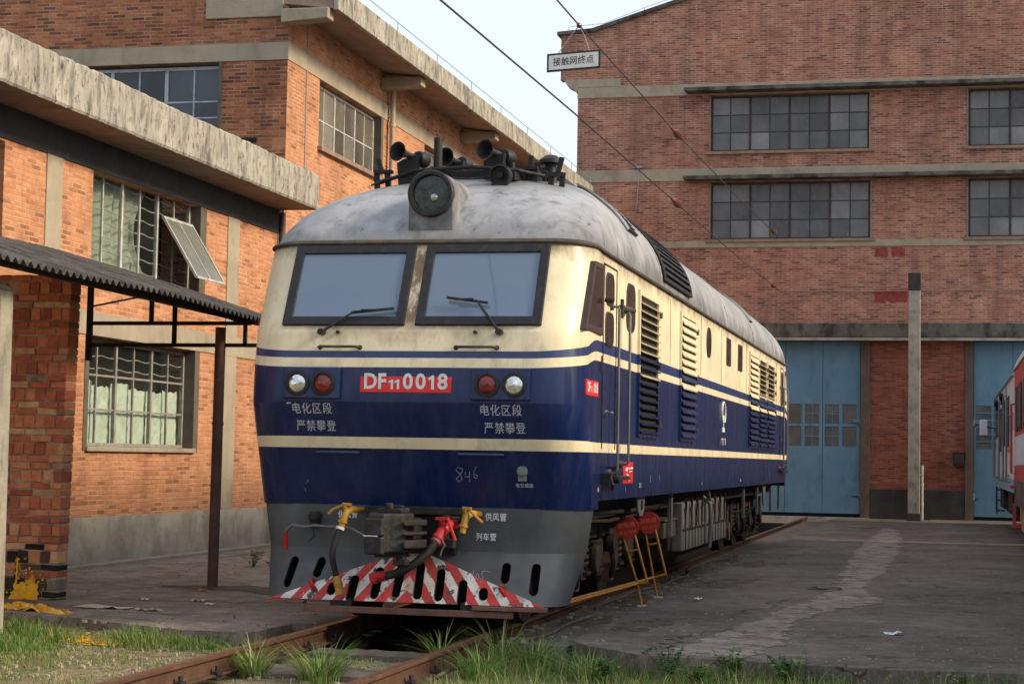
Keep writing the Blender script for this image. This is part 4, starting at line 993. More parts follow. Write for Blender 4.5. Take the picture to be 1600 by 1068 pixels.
mb = MB(); mb.prism([(-1.3, .35, 2.55), (-1.3, .75, 2.68), (-1.3, .9, 2.62), (-1.3, .9, 2.0), (-1.3, .4, 2.0)], (2.6, 0, 0)); dk = mb.obj('driver_desk', 'blackframe', lo_, bevel=.02)
mb = MB(); mb.box(-.95, -.70, .62, .72, 2.68, 2.86); mb.box(.55, .75, .62, .72, 2.68, 2.82); mb.obj('gauge_panel', 'steel', dk, bevel=.01)
for x in (-.72, .72):
    mb = MB(); mb.box(x-.25, x+.25, 1.35, 1.85, 2.15, 2.27); st = mb.obj('seat', 'blackframe', lo_, bevel=.03)
    mb = MB(); mb.prism([(x-.24, 1.82, 2.25), (x+.24, 1.82, 2.25), (x+.21, 1.92, 2.95), (x-.21, 1.92, 2.95)], (0, .09, 0)); mb.obj('backrest', 'seatcover', st, bevel=.03)
# roof: quarter-ellipse section, domed ends
def RP(th):
    cz = math.cos(th)
    sn = math.sin(th); return 3.475+1.05*sn, LW*cz, .475+.95*sn+1.75*sn**3, .4+.6*sn
rings = []
for i in range(15):
    th = R(i*82/14); z, W, Y, r_ = RP(th); zz = z-(.03 if i == 0 else 0)
    rg = ring(zz, zz, W, r_, Y)
    if i < 3:      # the side eave sits a little lower than the front one
        rg = [(x, y, z_-(.02*(3-i)/3 if .9 < y < LL-.9 else 0)) for x, y, z_ in rg]
    rings.append(rg)
loft(rings, [0]*14, 'roof', 'roofgrey', lo_, cap_top=True, smooth=30)
# drip rail round the eave
mb = MB()
ri = ring(3.452, 3.425); n = len(ri)
def outw(rg, d, dz):
    out = []
    for (x, y, z) in rg:
        cy = min(max(y, 1.2), LL-1.2); v = Vector((x-max(-1.1, min(1.1, x)), y-cy, 0))
        v = v.normalized() if v.length > 1e-6 else Vector((0, 0, 0))
        out.append((x+v.x*d, y+v.y*d, z+dz))
    return out
prof = [(-.03, -.004), (.03, -.008), (.034, .008), (.014, .028), (-.03, .042)]
for d, dz in prof: mb.v += outw(ri, d, dz)
for i in range(len(prof)-1):
    for j in range(n): q = (j+1) % n; mb.f.append((i*n+j, i*n+q, (i+1)*n+q, (i+1)*n+j)); mb.k.append(0)
mb.obj('drip_rail', 'lip', lo_, smooth=30)
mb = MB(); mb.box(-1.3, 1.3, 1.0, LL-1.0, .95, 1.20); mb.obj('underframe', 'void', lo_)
mb = MB(); mb.box(-1.33, 1.26, .50, .56, .25, 1.05); mb.obj('slot_dark_backing', 'void', lo_)  # added dark plate behind the skirt, stands in for shade in the slots

# ---- front: a frame along the raked windscreen plane
def quadframe(cs, w, d0, d1, names, mats, par, glassin=.02, bevel=.006):
    """cs: TL,TR,BR,BL outer corners seen from outside; w widths (top,right,bottom,left)"""
    P = [Vector(c) for c in cs]; nrm = (P[1]-P[0]).cross(P[3]-P[0]).normalized()
    if nrm.dot(CAM-P[0]) < 0: nrm = -nrm
    wt, wr, wb, wl_ = w
    def inset(a, b, c, d):          # inner corners by offsetting edges
        ux = (P[1]-P[0]).normalized(); uy = (P[0]-P[3]).normalized()
        return [P[0]+ux*wl_-uy*wt, P[1]-ux*wr-uy*wt, P[2]-ux*wr+(P[1]-P[2]).normalized()*wb, P[3]+ux*wl_+uy*wb]
    I = inset(*w)
    mb = MB(); A_ = [p+nrm*d1 for p in P]; B_ = [p+nrm*d1 for p in I]; A0 = [p-nrm*d0 for p in P]; B0 = [p-nrm*d0 for p in I]
    o = A_+B_+A0+B0; f = []
    for i in range(4):
        q = (i+1) % 4; f += [(i, q, 4+q, 4+i), (8+i, 8+q, q, i), (4+i, 4+q, 12+q, 12+i)]
    mb.add(o, f); fr = mb.obj(names[0], mats[0], par, bevel=bevel)
    mb = MB(); G = [p+nrm*(d1-glassin) for p in I]; H_ = [p-nrm*d0 for p in I]
    mb.add(G+H_, [(0, 1, 2, 3), (4, 7, 6, 5), (0, 4, 5, 1), (1, 5, 6, 2), (2, 6, 7, 3), (3, 7, 4, 0)])
    mb.obj(names[1], mats[1], fr) if names[0] != 'windscreen' else MB().sheet(G).obj(names[1], mats[1], fr, recalc=False); return fr, nrm
zt, zb_ = 3.425, 2.672
for s_ in (-1, 1):
    xo, xi = 1.195*s_, .052*s_
    xot = 1.195*s_; xob = 1.195*s_
    if s_ < 0: cs = [(xot, yf(zt)+.0, zt), (xi*.95, yf(zt), zt), (xi*.95, yf(zb_), zb_), (xob, yf(zb_), zb_)]
    else: cs = [(xi*.95, yf(zt), zt), (xot, yf(zt), zt), (xob, yf(zb_), zb_), (xi*.95, yf(zb_), zb_)]
    quadframe(cs, (.085, .085, .085, .085), .06, .03, ('windscreen', 'pane'), ('blackframe', 'windscreen'), lo_, .018)
    # wiper
    n_ = Vector((0, -.9, .44)).normalized()
    W_ = lambda x, z, d=.06: (x, yf(z)-d, z)
    mb = MB()
    if s_ < 0:
        pv = W_(-.80, 2.615, .05); el = W_(-.52, 2.80, .07); a = W_(-.545, 2.79, .06); b = W_(-.155, 2.83, .06)
    else:
        pv = W_(.835, 2.615, .05); el = W_(.60, 2.90, .07); a = W_(.32, 2.93, .06); b = W_(.70, 2.88, .06)
    mb.cyl((pv[0], pv[1]+.05, pv[2]), (pv[0], pv[1]-.03, pv[2]), .03, seg=10)
    mb.tube([pv, el], [.015, .009], 6); mb.bar(a, b, .022, .022); m_ = Vector(a).lerp(Vector(b), .45); mb.tube([Vector(el), m_+Vector((0, -.02, .0))], .009, 6)
    mb.bar(m_+Vector((-.08, -.018, .004)), m_+Vector((.08, -.018, .004)), .02, .02)
    mb.obj('wiper', 'iron', lo_)
    mb = MB(); mb.cyl((-.655 if s_ < 0 else .61, yf(2.615)+.02, 2.615), (-.655 if s_ < 0 else .61, yf(2.615)-.03, 2.615), .016, seg=8); mb.obj('washer_jet', 'iron', lo_)
    # handrails above and below the waist
    mb = MB(); x0, x1 = .628*s_-.185, .628*s_+.185; zz = 2.478; y = yf(zz)
    mb.tube([(x0, y+.02, zz), (x0, y-.05, zz), (x0+.03, y-.06, zz+.004), (x1-.03, y-.06, zz+.004), (x1, y-.05, zz), (x1, y+.02, zz)], .012, 8)
    mb.cyl((x0, y+.01, zz), (x0, y-.012, zz), .022, seg=8); mb.cyl((x1, y+.01, zz), (x1, y-.012, zz), .022, seg=8)
    mb.obj('handrail', 'lip', lo_, smooth=50)
    mb = MB(); x0, x1 = .66*s_-.2, .66*s_+.2; zz = 1.545; y = yf(zz)
    mb.tube([(x0, y+.02, zz), (x0, y-.04, zz), (x0+.03, y-.055, zz), (x1-.03, y-.055, zz), (x1, y-.04, zz), (x1, y+.02, zz)], .013, 8)
    mb.obj('handrail', 'blue2', lo_, smooth=50)
    # lamp cluster
    mb = MB(); xa, xb = (.60, 1.13); zc = 2.152
    mb.hexa([(s_*xa, -.062, 2.015), (s_*xb, -.062, 2.015), (s_*xb, .06, 2.015), (s_*xa, .06, 2.015), (s_*xa, -.055, 2.298), (s_*xb, -.055, 2.298), (s_*xb, .06, 2.298), (s_*xa, .06, 2.298)])
    cl = mb.obj('lamp_cluster', 'blue', lo_, bevel=.012)
    for (xx, lm, nm) in ((.992, 'lens', 'headlight'), (.750, 'lensred', 'tail_light')):
        mb = MB(); mb.lathe((s_*xx, -.06, zc), (0, -1, 0), [(.112, 0), (.112, .012), (.098, .016), (.083, .016), (.080, .004)], 28)
        for a in (90, 210, 330): mb.cyl((s_*xx+.1*math.cos(R(a)), -.07, zc+.1*math.sin(R(a))), (s_*xx+.1*math.cos(R(a)), -.082, zc+.1*math.sin(R(a))), .007, seg=6)
        rm = mb.obj(nm, 'blackframe', cl, smooth=30)
        mb = MB(); mb.lathe((s_*xx, -.058, zc), (0, -1, 0), [(.082, .006), (.07, .014), (.045, .021), (.02, .0245), (0, .0255)], 28); mb.obj('lens', lm, cl, smooth=60)
    fx = Vector((0, -.0115, 0)); 
    # lettering below the lamps
    sl_ = (.36+.02)/.99; yd = Vector((0, -sl_, 1)).normalized()
    def FT(body, size, x, z, ws=1, mat='mark', nm='lettering', gap=1.0, heavy=.0, par=lo_):
        return textmesh(body, size, (x, yf(z)-.006, z), (1, 0, 0), yd, ws, gap, heavy).obj(nm, mat, par, recalc=False)
    xc = .867*s_
    FT('电化区段', .112, xc-.005, 1.925, .82, gap=1.12, heavy=.004); FT('严禁攀登', .112, xc+.022, 1.772, .80, gap=1.12, heavy=.002)
mb = MB(); mb.bar((-1.105, yf(1.975)-.005, 1.975), (-1.065, yf(1.975)-.005, 1.977), .002, .012); mb.obj('paint_tick', 'mark', lo_)
# front number plate
mb = MB(); mb.box(-.419, .419, -.022, .03, 2.078, 2.218); pt_ = mb.obj('number_plate', 'platered', lo_, bevel=.004)
def one(x, zb, h, w, y, xd=(1, 0, 0)):
    xd = Vector(xd); P = [(-.5, 0), (.5, 0), (.5, 1), (-.1, 1), (-1.5, .80), (-1.5, .62), (-.5, .72)]
    return MB().sheet([Vector((0, y, zb))+xd*(x+p*w)+Vector((0, 0, q*h)) for p, q in P])
ty = -.0258
def PTX(b_, size, x, ws): return textmesh(b_, size*.92, (x*.97+.012, ty, 2.170), (1, 0, 0), (0, 0, 1), ws, 1, .028)
merge(PTX('D', .205, -.345, .92), PTX('F', .205, -.235, .92), one(-.122, 2.108, .085, .022, ty), one(-.066, 2.108, .085, .022, ty), PTX('0', .205, .012, 1.0), PTX('0', .205, .132, 1.0), one(.250, 2.108, .124, .026, ty), PTX('8', .205, .338, 1.0)).obj('plate_number', 'markw', pt_, recalc=False)
# chalk scrawl, socket and its caption on the lower front
def chalk(strokes, x, z, s_, nm, par, zoff=0, yfun=None):
    g = yfun or yf
    mb = MB()
    for st_ in strokes:
        mb.tube([(x+p[0]*s_, g(z+p[1]*s_)-.004, z+p[1]*s_) for p in st_], .0035, 4)
    mb.obj(nm, 'chalk', par)
S8 = [[(.5, .9), (.2, 1), (.05, .8), (.35, .5), (.45, .2), (.2, 0), (.02, .2), (.3, .5), (.5, .75), (.5, .9)]]
S4 = [[(.7, .7), (.65, .35), (1.0, .4)], [(1.0, .75), (.95, .05)]]
S6 = [[(1.5, 1.1), (1.3, .7), (1.28, .35), (1.45, .25), (1.55, .45), (1.38, .55)]]
chalk(S8+S4+S6, .41, 1.30, .13, 'chalk_scrawl', lo_)
chalk([[(0, .3), (.1, 0)], [(.5, 1), (.2, .7)]], -1.02, 1.19, .1, 'chalk_mark', lo_)
mb = MB(); zz = 1.405; y = yf(zz); mb.lathe((1.02, y+.01, zz), (0, -1, .1), [(.05, 0), (.05, .03), (.038, .035), (.038, .05), (.0, .052)], 14); mb.box(.985, 1.055, y-.02, y+.02, zz-.085, zz-.03)
mb.obj('jumper_socket', 'steel', lo_, smooth=40)
FT('电空插座', .042, 1.03, 1.28, .95, gap=1.05, heavy=.01)
# ---- roof headlight
hd = MB(); cx, zc, yb = .03, 3.925, .575
prof = []
for i in range(17):
    a = R(-20+i*220/16); prof.append((cx+.218*math.cos(a), zc+.218*math.sin(a)))
prof = [(cx+.218, 3.57)]+prof[1:-1]+[(cx-.218, 3.57)]
hd.prism([(x, yb, z) for x, z in prof], (0, 1.3, 0)); hl_ = hd.obj('roof_headlight', 'hood', lo_, smooth=30, bevel=.02)
mb = MB(); mb.lathe((cx, yb, zc), (0, -1, 0), [(.218, -.02), (.218, .03), (.208, .045), (.176, .045), (.168, .03), (.172, -.05)], 40); mb.obj('rim', 'iron', hl_, smooth=30)
mb = MB(); mb.lathe((cx, yb-.003, zc), (0, -1, 0), [(.172, -.002), (.13, -.001), (.08, .0), (.0, .001)], 36); mb.obj('reflector', 'reflector', hl_, smooth=60)
mb = MB(); mb.lathe((cx+.03, yb-.005, zc-.035), (0, -1, 0), [(.042, 0), (.038, .014), (.022, .022), (0, .024)], 18); mb.obj('bulb', 'lens', hl_, smooth=60)
mb = MB(); mb.lathe((cx, yb, zc), (0, -1, 0), [(.172, .025), (.13, .042), (.08, .052), (0, .055)], 36); mb.obj('lens', 'lensbig', hl_, smooth=60)
# ---- grey skirt and plough with slots
def skirtring(z, Y, W, r, ye):
    pts = [(W*.0+(W-r)*i/6, Y) for i in range(6)]+[(W-r+r*math.sin(i/6*math.pi/2), Y+r-r*math.cos(i/6*math.pi/2)) for i in range(7)]+[(W, ye)]
    return [(-x, y, z) for x, y in reversed(pts[1:])]+[(x, y, z) for x, y in pts]
SK = [(1.075, .33, 1.535, .4, .85), (.70, .37, 1.49, .38, .80), (.685, .37, 1.487, .38, .80), (.235, .105, 1.385, .36, .56)]
ys_ = lambda z: lerp_tab([(.235, .105), (.685, .37), (1.075, .33)], z)
mb = MB(); th = .035
RO = [skirtring(*a) for a in SK]; RI = [skirtring(a[0], a[1]+th, a[2]-th, max(.02, a[3]-th), a[4]) for a in SK]; n = len(RO[0])
for r_ in RO+RI: mb.v += r_
m4 = 4*n
for i in range(3):
    for j in range(n-1):
        mb.f.append((i*n+j, (i+1)*n+j, (i+1)*n+j+1, i*n+j+1)); mb.k.append(0)
        mb.f.append((m4+i*n+j, m4+i*n+j+1, m4+(i+1)*n+j+1, m4+(i+1)*n+j)); mb.k.append(0)
    for j in (0, n-1): mb.f.append((i*n+j, (i+1)*n+j, m4+(i+1)*n+j, m4+i*n+j)); mb.k.append(0)
for i in (0, 3):
    for j in range(n-1): mb.f.append((i*n+j, i*n+j+1, m4+i*n+j+1, m4+i*n+j)); mb.k.append(0)
sk = mb.obj('skirt', 'skirt', lo_)
def stad(cx_, z0, z1, r_, lean=0):
    P = []
    for i in range(9): a = math.pi*i/8; P.append((cx_+r_*math.cos(a)+lean, z1-r_+r_*math.sin(a)))
    for i in range(9): a = math.pi+math.pi*i/8; P.append((cx_+r_*math.cos(a), z0+r_+r_*math.sin(a)))
    return P
slots = [stad(-1.135, .325, .60, .042, .03), stad(-.868, .42, .60, .042, .02), stad(.868, .42, .60, .042), stad(1.135, .325, .60, .042)]
for x, a, b in ((-.70, .275, .385), (-.51, .218, .455), (-.295, .255, .53), (-.10, .265, .585), (.10, .265, .585), (.295, .255, .53), (.51, .218, .445), (.70, .275, .385)):
    slots.append(stad(x, a, b, .043, -.02*(1 if x > 0 else -1)*(b-a)*2))
cut = MB()
for P in slots: cut.prism([(x, -.3, z) for x, z in P], (0, 1.0, 0))
# warning chevron on the plough
def clip(poly, a, b, c):     # keep a*x+b*z <= c
    out = []
    for i in range(len(poly)):
        p, q = poly[i], poly[(i+1) % len(poly)]; fp = a*p[0]+b*p[1]-c; fq = a*q[0]+b*q[1]-c
        if fp <= 0: out.append(p)
        if (fp < 0 < fq) or (fq < 0 < fp): t = fp/(fp-fq); out.append((p[0]+(q[0]-p[0])*t, p[1]+(q[1]-p[1])*t))
    return out
chev = MB()
for sg in (-1, 1):
    half = [(0, .238), (1.255, .238), (.16, .645), (0, .672)]
    k_ = .80; per = .098; i = 0
    u = -.6
    while u < 1.7:
        p = clip(clip(half, 1, k_, u+per+.238*k_), -1, -k_, -(u+.238*k_))
        if len(p) >= 3: chev.prism([(sg*x, ys_(z)-.005, z) for x, z in p], (0, .012, 0), i % 2)
        u += per; i += 1
ch = chev.obj('warning_stripes', ['sred', 'swhite'], lo_)
ct = cut.obj('cut', 'void')
for o in (sk, ch):
    bm_ = o.modifiers.new('b', 'BOOLEAN'); bm_.operation = 'DIFFERENCE'; bm_.object = ct; bm_.solver = 'EXACT'
    try: bm_.use_self = True
    except Exception: pass
dg = bpy.context.evaluated_depsgraph_get(); dg.update()
for o in (sk, ch):
    me = bpy.data.meshes.new_from_object(o.evaluated_get(dg)); o.modifiers.clear(); o.data = me
me = sk.data; me.polygons.foreach_set('use_smooth', [True]*len(me.polygons)); me.set_sharp_from_angle(angle=R(22))
bpy.data.objects.remove(ct)
for (p, q) in ((-1.30, -.93), (.62, 1.28)): mb = MB(); mb.box(p, q, .06, .16, .195, .232); mb.obj('plough_lip', 'rust_brown', lo_, bevel=.005)
mb = MB(); mb.box(-.94, .98, .10, .15, .128, .185); mb.obj('plough_bar', 'rust_brown', lo_, bevel=.006)
for (p, q) in ((-.7, -.5), (.5, .7)): mb = MB(); mb.box(p, q, .13, .3, .183, .25); mb.obj('bar_bracket', 'iron', lo_)
for sg in (-1, 1):
    mb = MB(); x = .872*sg; y = ys_(.36); mb.tube([(x-.012, y+.01, .40), (x-.02, y-.035, .405), (x, y-.045, .36), (x+.02, y-.03, .325), (x+.02, y+.02, .31)], .017, 8); mb.obj('tow_hook', 'red', lo_, smooth=50)
ZD = (0, -.05, 1)
def ST(body, size, x, z, ws=1): textmesh(body, size, (x, ys_(z)-.008, z), (1, 0, 0), (0, .1, 1), ws, 1.08, .012).obj('lettering', 'markw', lo_, recalc=False)
ST('供风管', .072, -.62, .985, .85); ST('供风管', .075, .755, .992, .85); ST('列车管', .072, .665, .815, .85)
ysk = ys_
chalk([[(0, 0), (.25, 1)], [(.5, .8), (.4, .3), (.6, .2), (.75, .6), (.55, .85)], [(.95, .8), (1.15, .8), (1.1, .5), (.9, .15), (1.3, .15)]], -.79, .455, .085, 'chalk_number', lo_, yfun=ys_)
chalk([[(0, 0), (.25, 1)], [(.65, .75), (.5, .3), (.7, .1), (.9, .4), (.7, .7)], [(1.5, 1), (1.15, .95), (1.1, .55), (1.3, .45), (1.25, 0), (1.0, -.05)], [(1.15, .95), (2.0, .9)]], .56, .44, .085, 'chalk_number', lo_, yfun=ys_)
# ---- coupler
mb = MB(); mb.box(-.42, .47, .20, .42, 1.005, 1.075); mb.box(-.40, -.30, .16, .34, .96, 1.0); mb.box(.30, .46, .16, .34, .93, 1.0); mb.obj('buffer_beam', 'grime', lo_, bevel=.012)
mb = MB(); mb.box(-.16, .40, .28, .38, .66, 1.0); mb.obj('draft_pocket', 'void', lo_)
cp_ = MB()
cp_.box(-.115, .115, -.25, .5, .76, .98)                                        # shank
cp_.prism([(-.13, -.58, .70), (-.125, -.62, .70), (.02, -.62, .70), (.05, -.56, .70), (.16, -.50, .70), (.19, -.30, .70), (.10, -.18, .70), (-.16, -.2, .70), (-.18, -.45, .70)], (0, 0, .335))
hd_ = cp_.obj('coupler', 'iron', lo_, bevel=.02)
mb = MB(); mb.prism([(-.145, -.66, .69), (.015, -.67, .69), (.03, -.63, .69), (.01, -.56, .69), (-.13, -.56, .69)], (0, 0, .15)); mb.prism([(-.145, -.66, .845), (.015, -.67, .845), (.03, -.63, .845), (.01, -.56, .845), (-.13, -.56, .845)], (0, 0, .15)); mb.obj('knuckle', 'iron', hd_, bevel=.015)
mb = MB(); mb.box(-.143, -.02, -.672, -.668, .842, .850); mb.obj('paint_line', 'markw', hd_)
mb = MB(); mb.prism([(.17, -.55, .74), (.22, -.50, .74), (.285, -.36, .74), (.285, -.22, .74), (.2, -.22, .74)], (0, 0, .07)); mb.prism([(.17, -.55, .85), (.22, -.50, .85), (.285, -.36, .85), (.285, -.22, .85), (.2, -.22, .85)], (0, 0, .03)); mb.prism([(.17, -.55, .93), (.22, -.50, .93), (.285, -.36, .93), (.285, -.22, .93), (.2, -.22, .93)], (0, 0, .05)); mb.obj('guard_arm', 'grime', hd_, bevel=.012)
mb = MB(); mb.box(-.1, .12, -.45, -.2, 1.034, 1.075); mb.cyl((0, -.42, 1.07), (0, -.42, 1.12), .035, seg=10); mb.box(-.05, .1, -.36, -.3, 1.07, 1.10); mb.obj('lock_lifter', 'grime', hd_, bevel=.01)
mb = MB(); mb.box(-.13, .13, -.42, -.2, .655, .70); mb.cyl((.1, -.36, .58), (.1, -.36, .70), .045, seg=10); mb.box(.04, .16, -.42, -.3, .59, .64); mb.obj('coupler_foot', 'iron', hd_, bevel=.01)
mb = MB(); mb.cyl((.34, .2, .70), (.34, .2, 1.01), .03, seg=8); mb.box(.27, .42, .14, .26, .72, .80); mb.obj('coupler_carrier', 'grime', lo_, bevel=.008)
# uncoupling lever
mb = MB(); P = [(-1.17, .26, .70), (-1.17, .22, .83), (-1.10, .2, .885), (-.98, .2, .87), (-.90, .2, .885), (-.55, .2, .872), (-.38, .12, .80), (-.18, -.05, .68), (-.1, -.12, .655), (.08, -.25, .655)]
mb.tube(P, .014, 8); lv = mb.obj('uncoupling_lever', 'steel', lo_, smooth=50)
mb = MB(); mb.tube([(-1.178, .26, .665), (-1.17, .225, .82)], .02, 8); mb.obj('lever_grip', 'red', lv)
mb = MB(); mb.box(-.94, -.88, .2, .34, .86, 1.0); mb.lathe((-.905, .22, .965), (0, -1, 0), [(.045, -.1), (.05, .02), (.03, .04), (0, .04)], 12); mb.tube([(-.9, .2, .86), (-.88, .17, .79), (-.93, .15, .74)], .012, 6); mb.obj('lever_bracket', 'grime', lo_, bevel=.008)
# ---- angle cocks and hoses
def cock(x, z, y, col, ang, flip):
    mb = MB(); ca, sa = math.cos(ang), math.sin(ang)
    mb.tube([(x+.06*flip, y+.2, z+.03), (x+.03*flip, y+.02, z+.04), (x, y-.06, z+.02), (x-.05*sa, y-.09, z-.06), (x-.10*sa, y-.10, z-.13)], [.026, .03, .035, .032, .026], 12)
    mb.lathe((x-.05*sa, y-.09, z-.05), (-.6*sa, -.1, -1), [(.039, 0), (.041, .02), (.039, .03)], 12)
    mb.cyl((x, y-.06, z+.03), (x-.01, y-.07, z+.075), .026, seg=10)
    mb.bar((x-.03, y-.075, z+.09), (x+.05, y-.075, z+.085), .03, .022)
    return mb
mb = cock(-.545, 1.0, .12, 'yellow', .35, 1); mb.tube([(-.56, .05, 1.085), (-.66, .03, 1.04), (-.70, .03, 1.0)], .013, 6); v1 = mb.obj('angle_cock', 'yellow', lo_, smooth=45)
mb = cock(.555, .99, .12, 'yellow', .2, 1); mb.tube([(.575, .05, 1.075), (.66, .03, 1.0), (.71, .03, .955)], .013, 6); v2 = mb.obj('angle_cock', 'yellow', lo_, smooth=45)
mb = MB(); mb.tube([(-.585, .02, .88), (-.61, .0, .80), (-.635, -.02, .70), (-.635, -.03, .62), (-.62, -.02, .53), (-.60, 0, .44)], .027, 10); h1 = mb.obj('brake_hose', 'rubber', lo_, smooth=60)
mb = MB(); mb.tube([(-.603, 0, .455), (-.585, .0, .39), (-.575, .01, .33)], [.034, .04, .036], 10); mb.box(-.60, -.54, -.04, .04, .295, .345); mb.obj('hose_coupling', 'yellow', h1, bevel=.006)
mb = MB(); mb.cyl((-.583, .022, .885), (-.588, .015, .862), .038, seg=10); mb.obj('hose_band', 'markw', h1)
# red train pipe cock with its thick hose hanging to the left
mb = MB(); mb.tube([(.42, .22, .93), (.41, .02, .93), (.385, -.08, .885), (.355, -.12, .82)], [.04, .045, .05, .045], 14); mb.lathe((.365, -.11, .84), (-.5, -.35, -1), [(.048, 0), (.054, .01), (.054, .03), (.046, .035), (.054, .05), (.054, .07), (.04, .08)], 14)
mb.cyl((.385, -.08, .93), (.385, -.1, .985), .038, seg=10); mb.box(.33, .44, -.13, -.07, .975, 1.0); mb.tube([(.43, -.1, .985), (.47, -.12, .90), (.51, -.12, .80)], .014, 6)
c3 = mb.obj('train_pipe_cock', 'red', lo_, smooth=40)
mb = MB(); P = [(.335, -.15, .775), (.29, -.19, .70), (.20, -.24, .61), (.10, -.26, .545), (0, -.25, .505), (-.10, -.2, .48)]; mb.tube(P, .037, 12); h2 = mb.obj('train_hose', 'rubber', lo_, smooth=60)
mb = MB(); mb.tube([(-.07, -.215, .487), (-.17, -.165, .47)], [.042, .048], 12); mb.prism([(-.17, -.21, .41), (-.235, -.20, .43), (-.245, -.2, .5), (-.17, -.21, .52)], (0, .08, 0)); mb.obj('hose_coupling', 'red', h2, bevel=.008, smooth=40)
mb = MB(); mb.cyl((.345, -.135, .80), (.338, -.145, .785), .046, seg=14); mb.tube([(.40, -.14, .80), (.425, -.15, .76), (.40, -.15, .72), (.385, -.15, .67)], .008, 5); mb.obj('hose_band', 'steel', h2)
# ---- roof top gear
deck = MB(); y = 3.0
while y < LL-4.2:
    L = 1.45
    deck.prism([(-.86, y, 4.36), (.80, y, 4.36), (.68, y, 4.50), (.60, y, 4.555), (-.60, y, 4.555), (-.74, y, 4.50)], (0, L, 0)); y += L+.015
deck.obj('roof_deck', 'ironroof', lo_, bevel=.01)
mb = MB()
mb.box(-.45, .70, 2.0, 2.7, 4.15, 4.37); mb.tube([(-.9, 1.9, 4.24), (-.5, 1.8, 4.34), (.1, 1.75, 4.36), (.55, 1.85, 4.33), (.8, 2.1, 4.3)], .022, 6); mb.tube([(-.3, 1.6, 4.3), (-.1, 1.5, 4.22), (.15, 1.5, 4.2), (.35, 1.6, 4.24)], .012, 5)
mb.tube([(-.75, 1.9, 4.30), (-.85, 1.85, 4.26), (-.95, 1.8, 4.20)], .012, 5); mb.box(.3, .55, 1.7, 1.95, 4.22, 4.30)
mb.obj('roof_manifold', 'ironroof', lo_, bevel=.008)
def horn(x, z, y, yaw):
    d = Vector((math.sin(yaw)*-1, -math.cos(yaw), .06)).normalized(); o = Vector((x, y, z))
    mb = MB(); mb.lathe(o, d, [(.03, -.26), (.03, -.08), (.042, -.02), (.062, .04), (.094, .085), (.099, .09), (.085, .085), (.05, .03), (.026, -.03), (0, -.04)], 24)
    mb.lathe(o, d, [(.0, -.38), (.07, -.38), (.08, -.36), (.08, -.26), (.07, -.24), (.026, -.24)], 20)
    mb.prism([(x-.06, y+.10, 4.06), (x+.07, y+.10, 4.06), (x+.12, y+.10, z+.0), (x-.02, y+.10, z-.04), (x-.09, y+.10, z-.08)], (0, .16, 0))
    return mb.obj('horn', 'ironroof', lo_, smooth=35)
horn(-.61, 4.51, 1.75, .35); horn(-.27, 4.53, 2.25, .25); horn(.265, 4.52, 1.8, .35)
mb = MB(); mb.cyl((-.29, 1.9, 4.1), (-.29, 1.9, 4.68), .045, seg=12); mb.cyl((-.29, 1.9, 4.36), (-.29, 1.9, 4.385), .085, seg=12); mb.obj('antenna_mast', 'ironroof', lo_, smooth=40)
mb = MB(); mb.lathe((.44, 1.5, 4.235), (0, -1, -.05), [(.10, -.14), (.105, .0), (.09, .005), (.085, -.05), (.03, -.06), (.028, -.02), (0, -.02)], 22); mb.box(.36, .52, 1.5, 1.67, 3.98, 4.16); mb.obj('speaker', 'ironroof', lo_, smooth=40)
mb = MB(); mb.lathe((.76, 2.35, 4.25), (0, 0, 1), [(.07, 0), (.06, .15), (.055, .22), (.125, .225), (.12, .26), (.06, .305), (0, .31)], 18); mb.obj('mushroom_vent', 'ironroof', lo_, smooth=40)
mb = MB(); mb.cyl((.47, 1.9, 4.15), (.47, 1.9, 4.42), .03, seg=10); mb.cyl((.47, 1.9, 4.2), (.47, 1.9, 4.22), .11, seg=14); mb.obj('roof_stub', 'ironroof', lo_, smooth=40)
def bracket(x, y, z, h, lean):
    mb = MB()
    for dx in (-.06, .06): mb.bar((x+dx, y, z-.14), (x+dx*.9+lean*.4, y, z+h*.5), .05, .04, up=(0, 1, 0))
    mb.bar((x+lean*.4, y, z+h*.45), (x+lean, y, z+h), .045, .045, up=(0, 1, 0)); mb.box(x-.09, x+.09, y-.04, y+.04, z+h*.36, z+h*.5); mb.box(x-.12, x+.12, y-.06, y+.06, z-.15, z-.11)
    mb.obj('roof_bracket', 'ironroof', lo_)
bracket(-.865, 1.95, 4.26, .23, -.06); bracket(.62, 2.0, 4.28, .22, .02); bracket(.90, 1.9, 4.16, .30, .07); bracket(.66, 2.25, 4.3, .17, -.02)
